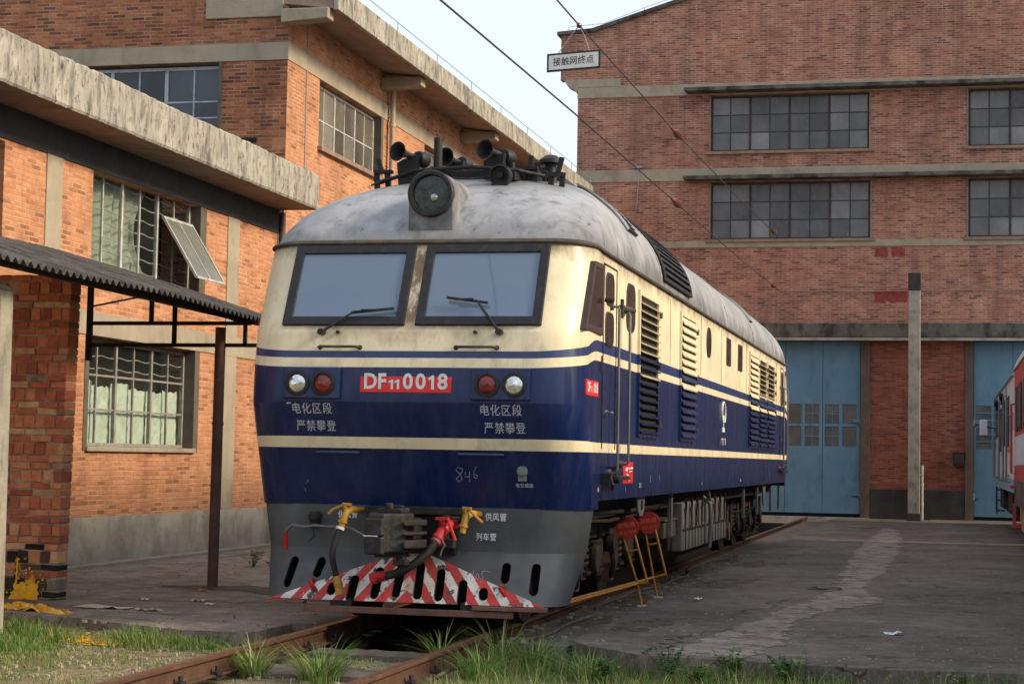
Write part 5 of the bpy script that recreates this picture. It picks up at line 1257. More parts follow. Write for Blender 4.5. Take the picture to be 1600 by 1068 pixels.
# ---- roof louvres following the arc
def roofgrille(y0, y1, a0, a1, ns, nm):
    mb = MB(); n = 10
    def Pt(t, off, y):
        z, W, _, _ = RP(t); nv = Vector((math.cos(t)/LW, 0, math.sin(t)/1.05)).normalized(); return (W+nv.x*off, y, z+nv.z*off)
    for i in range(n):
        t0 = R(a0+(a1-a0)*i/n); t1 = R(a0+(a1-a0)*(i+1)/n)
        mb.add([Pt(t0, .006, y0), Pt(t0, .006, y1), Pt(t1, .006, y1), Pt(t1, .006, y0)], [(0, 1, 2, 3)], 0)
    g = mb.obj(nm, 'void', lo_, recalc=False)
    mb = MB()
    for i in range(ns+1):
        t0 = R(a0+(a1-a0)*i/ns); t1 = R(a0+(a1-a0)*(i+.55)/ns)
        a = Pt(t0, .006, y0); b = Pt(t0, .006, y1); c = Pt(t0, .035, y1); d = Pt(t0, .035, y0); e = Pt(t1, .03, y1); f = Pt(t1, .03, y0)
        mb.add([a, b, c, d, e, f], [(0, 1, 2, 3), (3, 2, 4, 5)], 0)
    mb.obj('slats', 'ironroof', g, recalc=False)
    for yy in (y0, y1):
        P = [Pt(R(a0+(a1-a0)*i/n), .02, yy) for i in range(n+1)]; MB().tube(P, .022, 6).obj('frame', 'roofgrey' if ns < 12 else 'ironroof', g)
roofgrille(2.95, 3.5, 22, 54, 11, 'roof_louvre'); roofgrille(4.75, 6.9, 3, 62, 14, 'radiator_grille'); roofgrille(14.7, 15.0, 20, 62, 3, 'roof_hatch')
roofgrille(15.5, 16.3, 62, 75, 6, 'roof_louvre')
for (yj) in (4.6, 7.1, 11, 14.6, 18.2):
    mb = MB(); P = []
    for i in range(12):
        t = R(4+i*6.0); z, W, _, _ = RP(t); P.append((W+.004, yj, z))
    mb.tube(P, .008, 4); mb.obj('roof_seam', 'roofgrey', lo_)
# ---- side (towards the camera): windows, doors, louvres
XS = LW
def SB(y0, y1, z0, z1, d0, d1): m = MB(); m.box(XS+d0, XS+d1, y0, y1, z0, z1); return m
quadframe([(XS+.0, .62, 3.30), (XS+.005, 1.05, 3.31), (XS+.005, 1.01, 2.655), (XS-.012, .27, 2.66)], (.06, .06, .06, .06), .06, .020, ('cab_window', 'pane'), ('brownframe', 'sideglass'), lo_, .006)
def rwin(y0, y1, z0, z1, r_, nm, d=.012):
    P = []
    for (cy, cz, a0) in ((y1-r_, z1-r_, 0), (y0+r_, z1-r_, 90), (y0+r_, z0+r_, 180), (y1-r_, z0+r_, 270)):
        for i in range(6): a = R(a0+i*18); P.append((cy+r_*math.cos(a), cz+r_*math.sin(a)))
    c = ((y0+y1)/2, (z0+z1)/2)
    mb = MB(); mb.prism([(XS-.03, y, z) for y, z in P], (.03+d, 0, 0)); o = mb.obj(nm, 'brownframe', lo_, bevel=.004)
    Q = [(c[0]+(y-c[0])*.84, c[1]+(z-c[1])*.92) for y, z in P]
    mb = MB(); mb.prism([(XS+d, y, z) for y, z in Q], (.003, 0, 0)); mb.obj('pane', 'sideglass', o); return o
rwin(1.20, 1.62, 2.96, 3.27, .11, 'door_window'); rwin(1.20, 1.62, 2.58, 2.90, .10, 'door_window'); rwin(2.33, 2.83, 2.80, 3.28, .14, 'side_window')
rwin(8.54, 9.0, 2.90, 3.30, .18, 'side_window')
for a, b in ((10.78, 11.28), (12.28, 12.84)): rwin(a, b, 2.91, 3.31, .03, 'side_window')
rwin(19.75, 20.1, 2.6, 3.26, .08, 'rear_door_window'); quadframe([(XS, 20.5, 3.31), (XS-.02, 21.0, 3.3), (XS-.02, 21.2, 2.66), (XS, 20.55, 2.66)], (.08, .08, .08, .08), .05, .015, ('rear_cab_window', 'pane'), ('brownframe', 'sideglass'), lo_, .01)
def sidecol(z):   # paint colour at height z on the side
    return 0 if z > 2.603 else 2 if z > 2.497 else 0 if z > 2.417 else 1
def louvre(y0, y1, z0, z1, ns, nm, open_=True, door=None, blackfrom=None):
    """frame with real slats; slats take the colour of the band they cross"""
    bk = SB(y0+.03, y1-.03, z0+.03, z1-.03, .001, .006).obj(nm, 'void' if open_ else 'grime', lo_)
    mb = MB()
    for (a, b, c, d) in ((y0, y0+.05, z0, z1), (y1-.05, y1, z0, z1), (y0+.05, y1-.05, z1-.05, z1), (y0+.05, y1-.05, z0, z0+.05)):
        cuts = sorted({c, d}|{q for q in (2.417, 2.497, 2.603) if c < q < d})
        for u, v in zip(cuts, cuts[1:]): mb.box(XS, XS+.028, a, b, u, v, sidecol((u+v)/2))
    mb.obj('frame', ['cream', 'blue', 'blue2'], bk)
    mb = MB(); st_ = (z1-z0-.1)/ns; ov = .26 if open_ else .92
    for i in range(ns):
        zb = z0+.05+i*st_; zz = zb+st_*.5; k_ = sidecol(zz)
        mb.add([(XS+.058, y0+.045, zb), (XS+.058, y1-.045, zb), (XS+.05, y1-.045, zb-.012), (XS+.05, y0+.045, zb-.012), (XS+.008, y0+.045, zb+st_*ov), (XS+.008, y1-.045, zb+st_*ov)], [(0, 1, 5, 4), (3, 2, 1, 0), (0, 4, 3), (1, 2, 5)], k_)
    mb.obj('slats', ['cream', 'blue', 'blue2'], bk, recalc=False)
    mb = MB()
    for zz in (z0+.12, (z0+z1)/2, z1-.2): mb.cyl((XS+.045, y1-.01, zz), (XS+.045, y1-.01, zz+.07), .018, seg=6)
    mb.obj('hinge', 'lip', bk)
    return bk
louvre(3.03, 4.33, 1.76, 3.27, 17, 'side_louvre')
louvre(6.05, 7.36, 1.76, 3.30, 15, 'side_louvre', False)
louvre(13.86, 15.2, 1.75, 3.30, 15, 'side_louvre', False); 
louvre(15.38, 16.66, 2.62, 3.30, 7, 'side_louvre'); louvre(15.38, 16.66, 1.75, 2.60, 9, 'side_louvre', False)
louvre(16.86, 18.2, 2.62, 3.30, 7, 'side_louvre'); louvre(16.86, 18.2, 1.75, 2.60, 9, 'side_louvre', False)
# doors as outlined panels with handle
for (a, b, s_) in ((1.10, 1.78, 1), (19.6, 20.25, 1)):
    mb = MB()
    for (p, q) in (((a, 1.62), (a, 3.33)), ((b, 1.62), (b, 3.33)), ((a, 3.33), (b, 3.33))): mb.bar((XS+.002, p[0], p[1]), (XS+.002, q[0], q[1]), .012, .012)
    dr = mb.obj('door_seam', 'grime', lo_)
    mb = MB(); mb.box(XS, XS+.02, a+.06, a+.2, 1.93, 1.98); mb.cyl((XS+.01, a+.08, 1.955), (XS+.07, a+.08, 1.955), .012, seg=8); mb.cyl((XS+.065, a+.06, 1.955), (XS+.065, a+.2, 1.955), .012, seg=8); mb.obj('door_handle', 'steel', dr)
for (ya, z0, z1) in ((1.48, 1.40, 2.96), (2.08, 1.48, 2.95), (19.5, 1.42, 2.95), (20.3, 1.42, 2.95)):
    mb = MB(); mb.tube([(XS+.0, ya, z1), (XS+.075, ya, z1), (XS+.085, ya, z1-.03), (XS+.085, ya, z0+.03), (XS+.075, ya, z0), (XS, ya, z0)], .013, 8)
    mb.cyl((XS, ya, z1), (XS+.03, ya, z1), .035, seg=8); mb.cyl((XS, ya, z0), (XS+.03, ya, z0), .035, seg=8); mb.obj('grab_rail', 'steel', lo_, smooth=50)
mb = MB(); mb.box(XS, XS+.09, .95, 2.2, 2.93, 2.965); mb.bar((XS+.05, 2.0, 2.98), (XS+.09, 2.35, 2.99), .025, .03); mb.bar((XS+.05, 1.85, 2.90), (XS+.05, 1.85, 3.05), .02, .02); 
mb = MB(); mb.cyl((XS+.02, 1.1, 3.0), (XS+.10, 1.1, 2.98), .03, seg=8); mb.cyl((XS+.02, 1.9, 2.99), (XS+.10, 2.2, 2.98), .028, seg=8); mb.bar((XS+.05, 1.82, 2.88), (XS+.05, 1.82, 3.06), .03, .03); mb.obj('lamp_bracket', 'lip', lo_)
mb = MB(); mb.box(XS, XS+.10, 1.1, 1.2, 1.30, 1.40); mb.box(XS+.05, XS+.16, 1.15, 1.75, 1.335, 1.37); mb.tube([(XS+.1, 1.05, 1.36), (XS+.13, 1.0, 1.30), (XS+.1, 1.15, 1.25)], .014, 6); mb.box(XS, XS+.08, 1.48, 1.62, 1.30, 1.46); mb.obj('step_bracket', 'iron', lo_, bevel=.008)
mb = MB(); mb.box(XS, XS+.08, 19.4, 20.6, 1.34, 1.38); mb.obj('step_bracket', 'iron', lo_)
mb = MB(); mb.bar((XS+.01, 1.02, 2.47), (XS+.01, 1.0, 2.33), .012, .012); mb.obj('seal_tag', 'lip', lo_)
mb = MB(); mb.box(XS-.16, XS+.006, .32, .90, 2.085, 2.225); sp_ = mb.obj('side_number_plate', 'platered', lo_, bevel=.004)
merge(textmesh('DF', .125, (XS+.009, .435, 2.157), (0, 1, 0), (0, 0, 1), .9, 1, .02), textmesh('11', .085, (XS+.009, .56, 2.14), (0, 1, 0), (0, 0, 1), .9, 1, .02), textmesh('0018', .125, (XS+.009, .745, 2.157), (0, 1, 0), (0, 0, 1), .78, 1, .02)).obj('plate_number', 'markw', sp_, recalc=False)
mb = MB(); mb.box(XS, XS+.008, 2.25, 2.82, 1.29, 1.50); rp = mb.obj('depot_plate', 'platered', lo_, bevel=.003)
mb = MB()
mb.tube([(XS+.012, 2.45, 1.44), (XS+.012, 2.38, 1.41), (XS+.012, 2.42, 1.375), (XS+.012, 2.50, 1.37), (XS+.012, 2.45, 1.34), (XS+.012, 2.52, 1.32)], .012, 6); mb.tube([(XS+.012, 2.55, 1.435), (XS+.012, 2.76, 1.44)], .01, 5); mb.tube([(XS+.012, 2.56, 1.405), (XS+.012, 2.72, 1.408)], .006, 5)
mb.obj('plate_emblem', 'markw', rp)
# railway emblem: rail section under an open ring
mb = MB(); ye, ze = 10.5, 2.14
P = []
for i in range(25):
    a = R(-60+i*300/24); P.append((XS+.006, ye+.19*math.cos(a), ze+.155*math.sin(a)+.07))
mb.tube(P, .014, 6)
mb.prism([(XS+.003, ye-.06, ze+.04), (XS+.003, ye+.06, ze+.04), (XS+.003, ye+.06, ze-.03), (XS+.003, ye-.06, ze-.03)], (.006, 0, 0)); mb.prism([(XS+.003, ye-.02, ze-.03), (XS+.003, ye+.02, ze-.03), (XS+.003, ye+.02, ze-.14), (XS+.003, ye-.02, ze-.14)], (.006, 0, 0)); mb.prism([(XS+.003, ye-.14, ze-.2), (XS+.003, ye+.14, ze-.2), (XS+.003, ye+.08, ze-.13), (XS+.003, ye-.08, ze-.13)], (.006, 0, 0))
mb.obj('railway_emblem', 'markw', lo_)
textmesh('广铁广段', .11, (XS+.006, 10.5, 1.80), (0, 1, 0), (0, 0, 1), 1.35, 1.1, .012).obj('lettering', 'mark', lo_, recalc=False)
for (bd, y, z, sz) in (('A端', .95, 1.245, .05), ('DF11', 3.3, 1.26, .07), ('I', 3.95, 1.32, .1), ('I', 4.6, 1.33, .09), ('240', 8.2, 1.24, .05), ('0018 A', 12.8, 1.24, .06), ('I', 17.5, 1.3, .08), ('2', 2.4, 1.235, .05)):
    textmesh(bd, sz, (XS+.006, y, z), (0, 1, 0), (0, 0, 1), 1, 1, .01).obj('lettering', 'mark', lo_, recalc=False)
for y in (5.3, 8.0, 10.2, 13.5, 18.8):
    mb = MB(); mb.bar((XS+.001, y, 2.62), (XS+.001, y, 3.38), .006, .008); mb.obj('panel_seam', 'lip', lo_)
# ---- underframe: bogies, wheels, springs, tank
def bogie(yc):
    bg_ = MB()
    for sg in (-1, 1):
        x = .98*sg
        bg_.box(x-.06, x+.06, yc-2.75, yc+2.75, .70, .86)
        for q in (-1.95, 0, 1.95):
            y = yc+q
            bg_.prism([(x-.09, y-.62, .86), (x-.09, y-.62, .40), (x-.09, y-.55, .30), (x-.09, y-.30, .30), (x-.09, y-.27, .36), (x-.09, y-.42, .42), (x-.09, y-.42, .86)], (.18, 0, 0))
            bg_.prism([(x-.09, y+.62, .86), (x-.09, y+.62, .40), (x-.09, y+.55, .30), (x-.09, y+.30, .30), (x-.09, y+.27, .36), (x-.09, y+.42, .42), (x-.09, y+.42, .86)], (.18, 0, 0))
            bg_.box(x-.16*sg-.13, x-.16*sg+.13, y-.23, y+.23, .36, .68)
            bg_.cyl((x+.10*sg, y, .50), (x+.16*sg, y, .50), .15, seg=16)
    b = bg_.obj('bogie_frame', 'bogie', lo_, bevel=.012)
    for q in (-1.95, 0, 1.95):
        mb = MB(); y = yc+q
        for sg in (-1, 1): mb.lathe((.70*sg, y, .525), (sg, 0, 0), [(0, -.02), (.56, -.02), (.565, 0), (.535, .03), (.525, .12), (.45, .125), (.43, .08), (.2, .07), (.18, .14), (0, .14)], 36)
        mb.cyl((-.72, y, .525), (.72, y, .525), .09, seg=12); mb.obj('wheelset', 'grime', lo_, smooth=30)
        for sg in (-1, 1):
            for dq in (-.36, .36):
                mb = MB(); P = []
                for i in range(61): a = i/60*2*math.pi*4.5; P.append((1.0*sg+.085*math.cos(a), y+dq+.085*math.sin(a), .40+.30*i/60))
                mb.tube(P, .024, 6); mb.box(1.0*sg-.11, 1.0*sg+.11, y+dq-.11, y+dq+.11, .355, .385); mb.obj('coil_spring', 'bogie', b, smooth=60)
    for q in (-1.0, 1.0):
        mb = MB(); y = yc+q; mb.cyl((1.05, y, .62), (1.13, y, .62), .10, seg=14); mb.box(.98, 1.10, y-.16, y+.16, .72, .92); mb.tube([(1.08, y, .6), (1.10, y+.1, .38), (1.06, y+.2, .25)], .03, 8); mb.obj('brake_cylinder', 'bogie', b, smooth=40)
    for q in (-2.72, -.75, 1.2):
        mb = MB(); y = yc+q; mb.prism([(.96, y, .2), (.96, y+.14, .2), (.96, y+.20, .44), (.96, y+.02, .52), (.96, y-.05, .40)], (.1, 0, 0)); mb.tube([(1.01, y+.1, .5), (1.01, y+.15, .9)], .022, 6); mb.obj('brake_shoe', 'rust_brown', b, bevel=.01)
bogie(3.25); bogie(18.35)
mb = MB(); mb.prism([(1.46, 3.55, 1.16), (1.46, 4.05, 1.16), (1.46, 3.98, .98), (1.46, 3.90, .93), (1.46, 3.70, .93), (1.46, 3.62, .98)], (.03, 0, 0)); mb.obj('step_plate', 'steel', lo_, bevel=.01)
mb = MB(); mb.lathe((1.495, 3.80, 1.05), (1, 0, 0), [(0, 0), (.055, 0), (.055, .004), (0, .004)], 14); mb.obj('lifting_hole', 'void', lo_)
for y in (6.2, 14.2, 16.4, 18.9, 20.6):
    mb = MB(); mb.box(1.42, 1.46, y, y+.09, .62, 1.165); mb.obj('hanger', 'steel', lo_, bevel=.004)
mb = MB(); mb.prism([(1.44, 17.2, 1.16), (1.44, 17.75, 1.16), (1.44, 17.6, .75), (1.44, 17.4, .75)], (.03, 0, 0)); mb.obj('step_plate', 'steel', lo_, bevel=.01)
mb = MB(); mb.box(1.05, 1.40, 6.0, 6.95, .60, .80); mb.box(1.04, 1.42, 5.98, 6.97, .80, .83); mb.obj('sand_box', 'sandbox', lo_, bevel=.015)
mb = MB(); mb.box(1.0, 1.15, 4.4, 4.9, .82, 1.1); mb.obj('relay_box', 'bogie', lo_, bevel=.015)
mb = MB(); mb.prism([(-1.38, 7.05, .98), (1.30, 7.05, .98), (1.30, 7.05, .42), (1.05, 7.05, .22), (-1.05, 7.05, .22), (-1.38, 7.05, .42)], (0, 5.6, 0)); tk = mb.obj('fuel_tank', 'grime', lo_, bevel=.02)
for (a, b_) in ((7.25, 9.35), (9.62, 11.9)):
    mb = MB(); mb.box(1.302, 1.44, a, b_, .40, 1.0); bx = mb.obj('battery_box', 'tank', tk, bevel=.015)
    mb = MB(); nlat = 4
    for i in range(nlat):
        y = a+.25+(b_-a-.5)*i/(nlat-1)
        mb.bar((1.45, y, .93), (1.45, y, 1.06), .03, .03)
        mb.prism([(1.442, y-.10, .93), (1.442, y-.035, .93), (1.442, y+.06, .74), (1.442, y+.02, .72)], (.012, 0, 0)); mb.prism([(1.442, y+.10, .93), (1.442, y+.035, .93), (1.442, y-.06, .68), (1.442, y-.02, .66)], (.010, 0, 0))
    for i in range(1, 7): y = a+(b_-a)*i/7; mb.box(1.44, 1.448, y-.01, y+.01, .42, .98)
    mb.box(1.44, 1.455, a+.02, b_-.02, .655, .675); mb.obj('latches', 'grime', bx)
mb = MB(); mb.tube([(1.40, 9.45, 1.05), (1.50, 9.5, .95), (1.52, 9.48, .7), (1.50, 9.48, .36)], .03, 8); mb.tube([(1.42, 9.35, 1.16), (1.5, 9.3, 1.12), (1.5, 9.5, 1.0)], .02, 6); mb.obj('filler_pipe', 'steel', tk, smooth=60)
mb = MB(); mb.tube([(1.3, 1.6, 1.02), (1.32, 4, .98), (1.3, 6.4, 1.0)], .025, 6); mb.tube([(1.25, 1.2, .95), (1.28, 3, .9), (1.25, 5.6, .93)], .018, 6); mb.obj('air_pipe', 'bogie', lo_)
mb = MB(); mb.box(1.05, 1.3, 1.0, 1.3, .55, 1.02); mb.tube([(1.32, 1.12, .4), (1.34, 1.12, .8), (1.3, 1.15, 1.05)], .03, 8); mb.box(1.22, 1.28, 1.2, 1.26, .92, 1.06); mb.obj('sander', 'bogie', lo_, bevel=.01)

# ================================================================== TRAINS ON THE RIGHT TRACK
XT = 5.95
tr = thing('railcar', 'red and white railcar with a grey roof at the right edge of the yard', 'railcar', (7.5, 18, 0))
def box_part(par, nm, m, *bs, bevel=.01):
    mb = MB()
    for b_ in bs: mb.box(*b_)
    return kid(mb.obj(nm, m, par and None, bevel=bevel), par)
ya, yb_ = -2.0, 22.2  # unseen near end lengthened so the railcar's shadow covers the yard
mb = MB()
for (z0, z1, k_) in ((.78, 1.26, 3), (1.26, 1.56, 0), (1.56, 2.11, 1), (2.11, 3.42, 0)): mb.box(XT, 9.05, ya, yb_, z0, z1, k_)
kid(mb.obj('body', ['tred', 'twhite', 'tgrey', 'conc_dark']), tr)
mb = MB(); P = [(XT-.03, 3.42), (XT+.05, 3.64), (XT+.35, 3.92), (XT+.9, 4.10), (7.5, 4.18), (8.1, 4.10), (8.65, 3.92), (8.95, 3.64), (9.03, 3.42)]; mb.prism([(x, ya-.02, z) for x, z in P], (0, yb_-ya+.04, 0)); kid(mb.obj('roof', 'tgrey', smooth=30), tr)
for (a, b_) in ((20.4, 21.2), (18.4, 19.9), (15.9, 17.6), (13.4, 15.1), (10.9, 12.6), (8.4, 10.1), (5.9, 7.6), (3.4, 5.1), (.5, 2.2)): 
    w = box_part(tr, 'side_window', 'blackframe', (XT-.02, XT+.02, a, b_, 2.2, 3.05)); mb = MB(); mb.box(XT-.028, XT-.021, a+.07, b_-.07, 2.27, 2.98); mb.obj('pane', 'pane_hall', w)
box_part(tr, 'corner_post', 'twhite', (XT-.012, XT+.06, 22.12, 22.22, 1.56, 3.3))
mb = MB(); mb.tube([(XT, 21.75, 2.75), (XT-.08, 21.75, 2.75), (XT-.08, 21.75, 1.4), (XT, 21.75, 1.4)], .02, 6); mb.tube([(XT, 21.4, 2.75), (XT-.08, 21.4, 2.75), (XT-.08, 21.4, 1.4), (XT, 21.4, 1.4)], .02, 6); kid(mb.obj('grab_rail', 'tred'), tr)
mb = MB(); mb.box(XT-.10, XT+.1, 21.3, 21.9, 1.10, 1.16); mb.box(XT-.06, XT+.1, 21.2, 22.0, .35, .42); mb.box(XT-.04, XT, 21.25, 21.3, .4, .8); mb.box(XT-.04, XT, 21.9, 21.95, .4, .8); kid(mb.obj('step', 'tred'), tr)
mb = MB(); mb.box(6.3, 8.7, ya+.2, yb_-.2, .3, .8); kid(mb.obj('underframe', 'grime'), tr)
for y in (20.6, 18.4, 2.4, .2):
    mb = MB()
    for x in (6.55, 7.98): mb.lathe((x, y, .46), (1, 0, 0), [(0, 0), (.46, 0), (.46, .13), (0, .13)], 24)
    mb.cyl((6.5, y, .46), (8.1, y, .46), .08); kid(mb.obj('wheelset', 'grime', smooth=30), tr)
mb = MB(); mb.prism([(XT+.1, 17.0, .75), (XT+.1, 22.0, .75), (XT+.1, 21.6, .30), (XT+.1, 17.4, .30)], (.12, 0, 0)); kid(mb.obj('bogie_frame', 'tan'), tr)
sw = thing('shunting_engine', 'pale blue and white shunting engine parked before the right gate', 'locomotive', (7.5, 30, 0))
y0, y1 = 22.6, 35.6  # near end lengthened to close the lit gap behind the railcar
mb = MB()
for (z0, z1, k_) in ((1.0, 1.28, 0), (1.28, 2.25, 1), (2.25, 2.62, 0), (2.62, 3.36, 1)): mb.box(XT, 9.05, y0, y1, z0, z1, k_)
kid(mb.obj('body', ['tblue', 'twhite']), sw)
mb = MB(); mb.prism([(XT-.05, y0-.05, 3.36), (XT+.1, y0-.05, 3.52), (7.5, y0-.05, 3.72), (8.95, y0-.05, 3.52), (9.05, y0-.05, 3.36)], (0, y1-y0+.1, 0)); kid(mb.obj('roof', 'tgrey'), sw)
for (a, b_, c, d) in ((34.3, 35.2, 2.3, 3.2), (32.6, 33.8, 2.3, 3.15), (30.4, 31.8, 1.9, 2.95), (27.9, 29.6, 2.0, 3.05), (25.1, 26.6, 1.95, 3.05)):
    w = box_part(sw, 'side_window', 'blackframe', (XT-.02, XT+.02, a, b_, c, d)); mb = MB(); mb.box(XT-.027, XT-.021, a+.08, b_-.08, c+.07, d-.07); mb.obj('pane', 'pane_hall', w)
for (a, b_) in ((33.9, 34.25), (31.9, 32.5), (29.8, 30.3), (26.8, 27.7)): box_part(sw, 'door_panel', 'tblue', (XT-.012, XT+.01, a, b_, 1.3, 3.3))
mb = MB(); mb.bar((XT-.02, 35.4, 2.55), (XT-.33, 35.45, 2.6), .03, .03); kid(mb.obj('mirror_arm', 'blackframe'), sw)
mb = MB(); mb.box(XT-.44, XT-.22, 35.42, 35.5, 2.35, 2.78); kid(mb.obj('mirror', 'twhite', bevel=.03), sw)
mb = MB()
for (y, a, b_) in ((35.3, 1.25, 2.3), (34.5, 1.25, 2.3), (30.1, 1.2, 3.1), (26.7, 1.2, 3.1), (24.6, 1.2, 2.6)): mb.tube([(XT, y, b_), (XT-.08, y, b_), (XT-.08, y, a), (XT, y, a)], .02, 6)
kid(mb.obj('grab_rail', 'steel'), sw)
mb = MB()
for y in (33.0, 28.6): mb.bar((XT-.05, y, 3.2), (XT-.05, y+.5, 3.0), .05, .05); mb.cyl((XT-.06, y, 3.16), (XT-.12, y, 3.16), .1, seg=10)
kid(mb.obj('lamp_bracket', 'blackframe'), sw)
mb = MB(); mb.box(6.2, 8.8, y0+.3, y1-.3, .35, 1.0); mb.box(XT+.1, 6.3, 26, 29, .5, .99); mb.box(XT+.05, 6.3, 31, 33.6, .5, .99); kid(mb.obj('underframe', 'grime', bevel=.02), sw)
for y in (25.6, 28, 31.5, 34):
    mb = MB()
    for x in (6.55, 7.98): mb.lathe((x, y, .46), (1, 0, 0), [(0, 0), (.46, 0), (.46, .13), (0, .13)], 24)
    mb.cyl((6.5, y, .46), (8.1, y, .46), .08); kid(mb.obj('wheelset', 'grime', smooth=30), sw)
mb = MB()
for z in (.35, .62, .9): mb.box(XT-.02, XT+.2, 34.6, 35.2, z, z+.03)
mb.box(XT-.02, XT+.01, 34.58, 34.6, .3, 1.0); mb.box(XT-.02, XT+.01, 35.2, 35.22, .3, 1.0); kid(mb.obj('cab_steps', 'blackframe'), sw)
mb = MB(); mb.box(XT-.02, XT, 24.3, 26.2, 1.85, 1.95); mb.box(XT-.02, XT, 25, 25.8, 1.3, 1.36); kid(mb.obj('tan_stripe', 'tan'), sw)
for sg, lb in ((-.757, 'left rail of the right track under the railcar'), (.762, 'right rail of the right track under the railcar')):
    mb = MB(); mb.box(7.5+sg-.036, 7.5+sg+.036, -1.2, 37.5, -.04, .0); tag(mb.obj('rail', 'rail', bevel=.006), lb, 'rail')

# ================================================================== WARNING SIGNS AT THE TRACK SIDE
def disc_sign(pts, label, t1, t2):
    dc, rad, l0, l1, l2, r0_, r1_, c0, c1, bend = [Vector(p) if isinstance(p, tuple) else p for p in pts]
    t = thing('warning_sign', label, 'sign', tuple(l2)); 
    def k(mb, nm, m, **kw): return kid(mb.obj(nm, m, **kw), t)
    ax = Vector((.12, -1, .02)).normalized(); xd = Vector((1, .12, .17)).normalized(); yd = Vector((-.17, -.0, 1)).normalized()
    mb = MB(); mb.lathe(dc, ax, [(0, -.004), (rad, -.004), (rad+.003, 0), (rad, .004), (0, .004)], 36); d = k(mb, 'disc', 'red', smooth=30)
    f = dc+ax*.0062
    textmesh(t1, .062, f+yd*.022, xd, yd, 1.0, 1.05, .02).obj('lettering', 'orange_mark', d).matrix_parent_inverse = d.matrix_world.inverted()
    textmesh(t2, .046, f-yd*.055, xd, yd, 1.0, 1.05, .0).obj('lettering', 'orange_mark', d).matrix_parent_inverse = d.matrix_world.inverted()
    mb = MB(); mb.tube([l0, l1, l2], .0135, 8); k(mb, 'leg', 'yellowbar', smooth=50)
    mb = MB(); mb.tube([r0_, r1_], .0135, 8); k(mb, 'upright', 'yellowbar', smooth=50)
    mb = MB(); mb.tube([c0, c1], .0115, 8); k(mb, 'rung', 'yellowbar', smooth=50)
    mb = MB(); mb.tube([r1_+Vector((.01, 0, 0)), l1, bend], .0155, 8); k(mb, 'base_bar', 'yellowbar', smooth=50)
    mb = MB(); mb.box(l2.x-.045, l2.x+.06, l2.y-.03, l2.y+.03, -.063, -.045); k(mb, 'foot', 'white_paint')
disc_sign(((1.252, 4.29, .79), .127, (1.21, 4.305, .68), (1.375, 4.305, .185), (1.425, 4.308, -.05), (1.335, 4.305, .715), (1.482, 4.305, .205), (1.256, 4.30, .53), (1.38, 4.30, .555), (.93, 2.2, .085)),
          'red disc sign on a leaning yellow stand, the nearer of the two by the bogie', '脱轨器', '禁止动车')
disc_sign(((1.272, 5.66, .80), .127, (1.232, 5.67, .69), (1.335, 5.67, .17), (1.382, 5.674, -.05), (1.348, 5.67, .725), (1.478, 5.67, .215), (1.256, 5.665, .545), (1.375, 5.665, .565), (.90, 2.9, .09)),
          'red disc sign on a yellow stand, partly behind the nearer disc', '脱轨器', '禁止动车')
# hose lying along the rail
rnd = random.Random(9); P = []
for i in range(46):
    y = .2+i*.36; P.append((1.08+.09*math.sin(y*.9)+.04*math.sin(y*2.7), y, -.045))
mb = MB(); mb.tube(P, .013, 6); tag(mb.obj('hose', 'pipe_brown', smooth=60), 'thin brown hose lying along the track side strip', 'hose')
P = [(.86, -2.9, -.16), (.90, -2.0, -.13), (.93, -1.3, -.10), (.90, -.6, -.10), (.95, 0, -.06)]
mb = MB(); mb.tube(P, .016, 6); tag(mb.obj('hose', 'sand', smooth=60), 'short pale hose beside the near end of the right rail', 'hose')

# ================================================================== OVERHEAD WIRES
def overhead(pts, ins, label, light_to):
    t = thing('overhead_wire', label, 'wire', pts[0])
    P = []
    V = [Vector(p) for p in pts]
    for a, b_ in zip(V, V[1:]):
        n = max(2, int((b_-a).length/1.2))
        for i in range(n): P.append(a.lerp(b_, i/n))
    P.append(V[-1])
    mb = MB(); mb.tube(P, .011, 6); kid(mb.obj('wire', 'wire'), t)
    for p in ins:
        p = Vector(p[:3]+()) if False else Vector(p[:3]); 
        # direction of the wire here
        k_ = min(range(len(P)-1), key=lambda i: (P[i]-p).length); d = (P[k_+1]-P[k_]).normalized()
        mb = MB(); mb.lathe(p, d, [(.012, -.70), (.022, -.66), (.022, -.44), (.045, -.38), (.062, -.22), (.066, 0), (.058, .22), (.038, .38), (.022, .44), (.022, .66), (.012, .70)], 14)
        kid(mb.obj('insulator', 'insul', smooth=40), t)
    return t
overhead([(-.14, -4, 5.80), (-.1, 1.197, 5.889), (.05, 7.1, 5.88), (.05, 16, 6.0), (-.05, 27, 6.24), (-.11, 37.8, 6.52)], [(.05, 16, 6.0), (-.1, 35.9, 6.47)], 'lower dark overhead wire crossing the sky to the shed wall', 0)
overhead([(.2, -1, 6.75), (.113, 5.5, 6.962), (.085, 7.0, 7.011), (.037, 16, 7.22), (-.06, 27, 7.63), (-.14, 36.5, 8.04), (-.17, 37.85, 8.09)], [(.037, 16, 7.22), (-.13, 36.2, 8.03)], 'upper overhead wire carrying the white lettered board', 0)
t = thing('overhead_sign', 'white board with black characters hanging from the upper overhead wire', 'sign', (.085, 7.0, 6.95))
mb = MB(); mb.hexa([(-.325, 6.99, 6.42), (.365, 6.99, 6.455), (.365, 7.01, 6.455), (-.325, 7.01, 6.42), (-.325, 6.99, 6.655), (.365, 6.99, 6.69), (.365, 7.01, 6.69), (-.325, 7.01, 6.655)]); bd = kid(mb.obj('frame', 'black'), t)
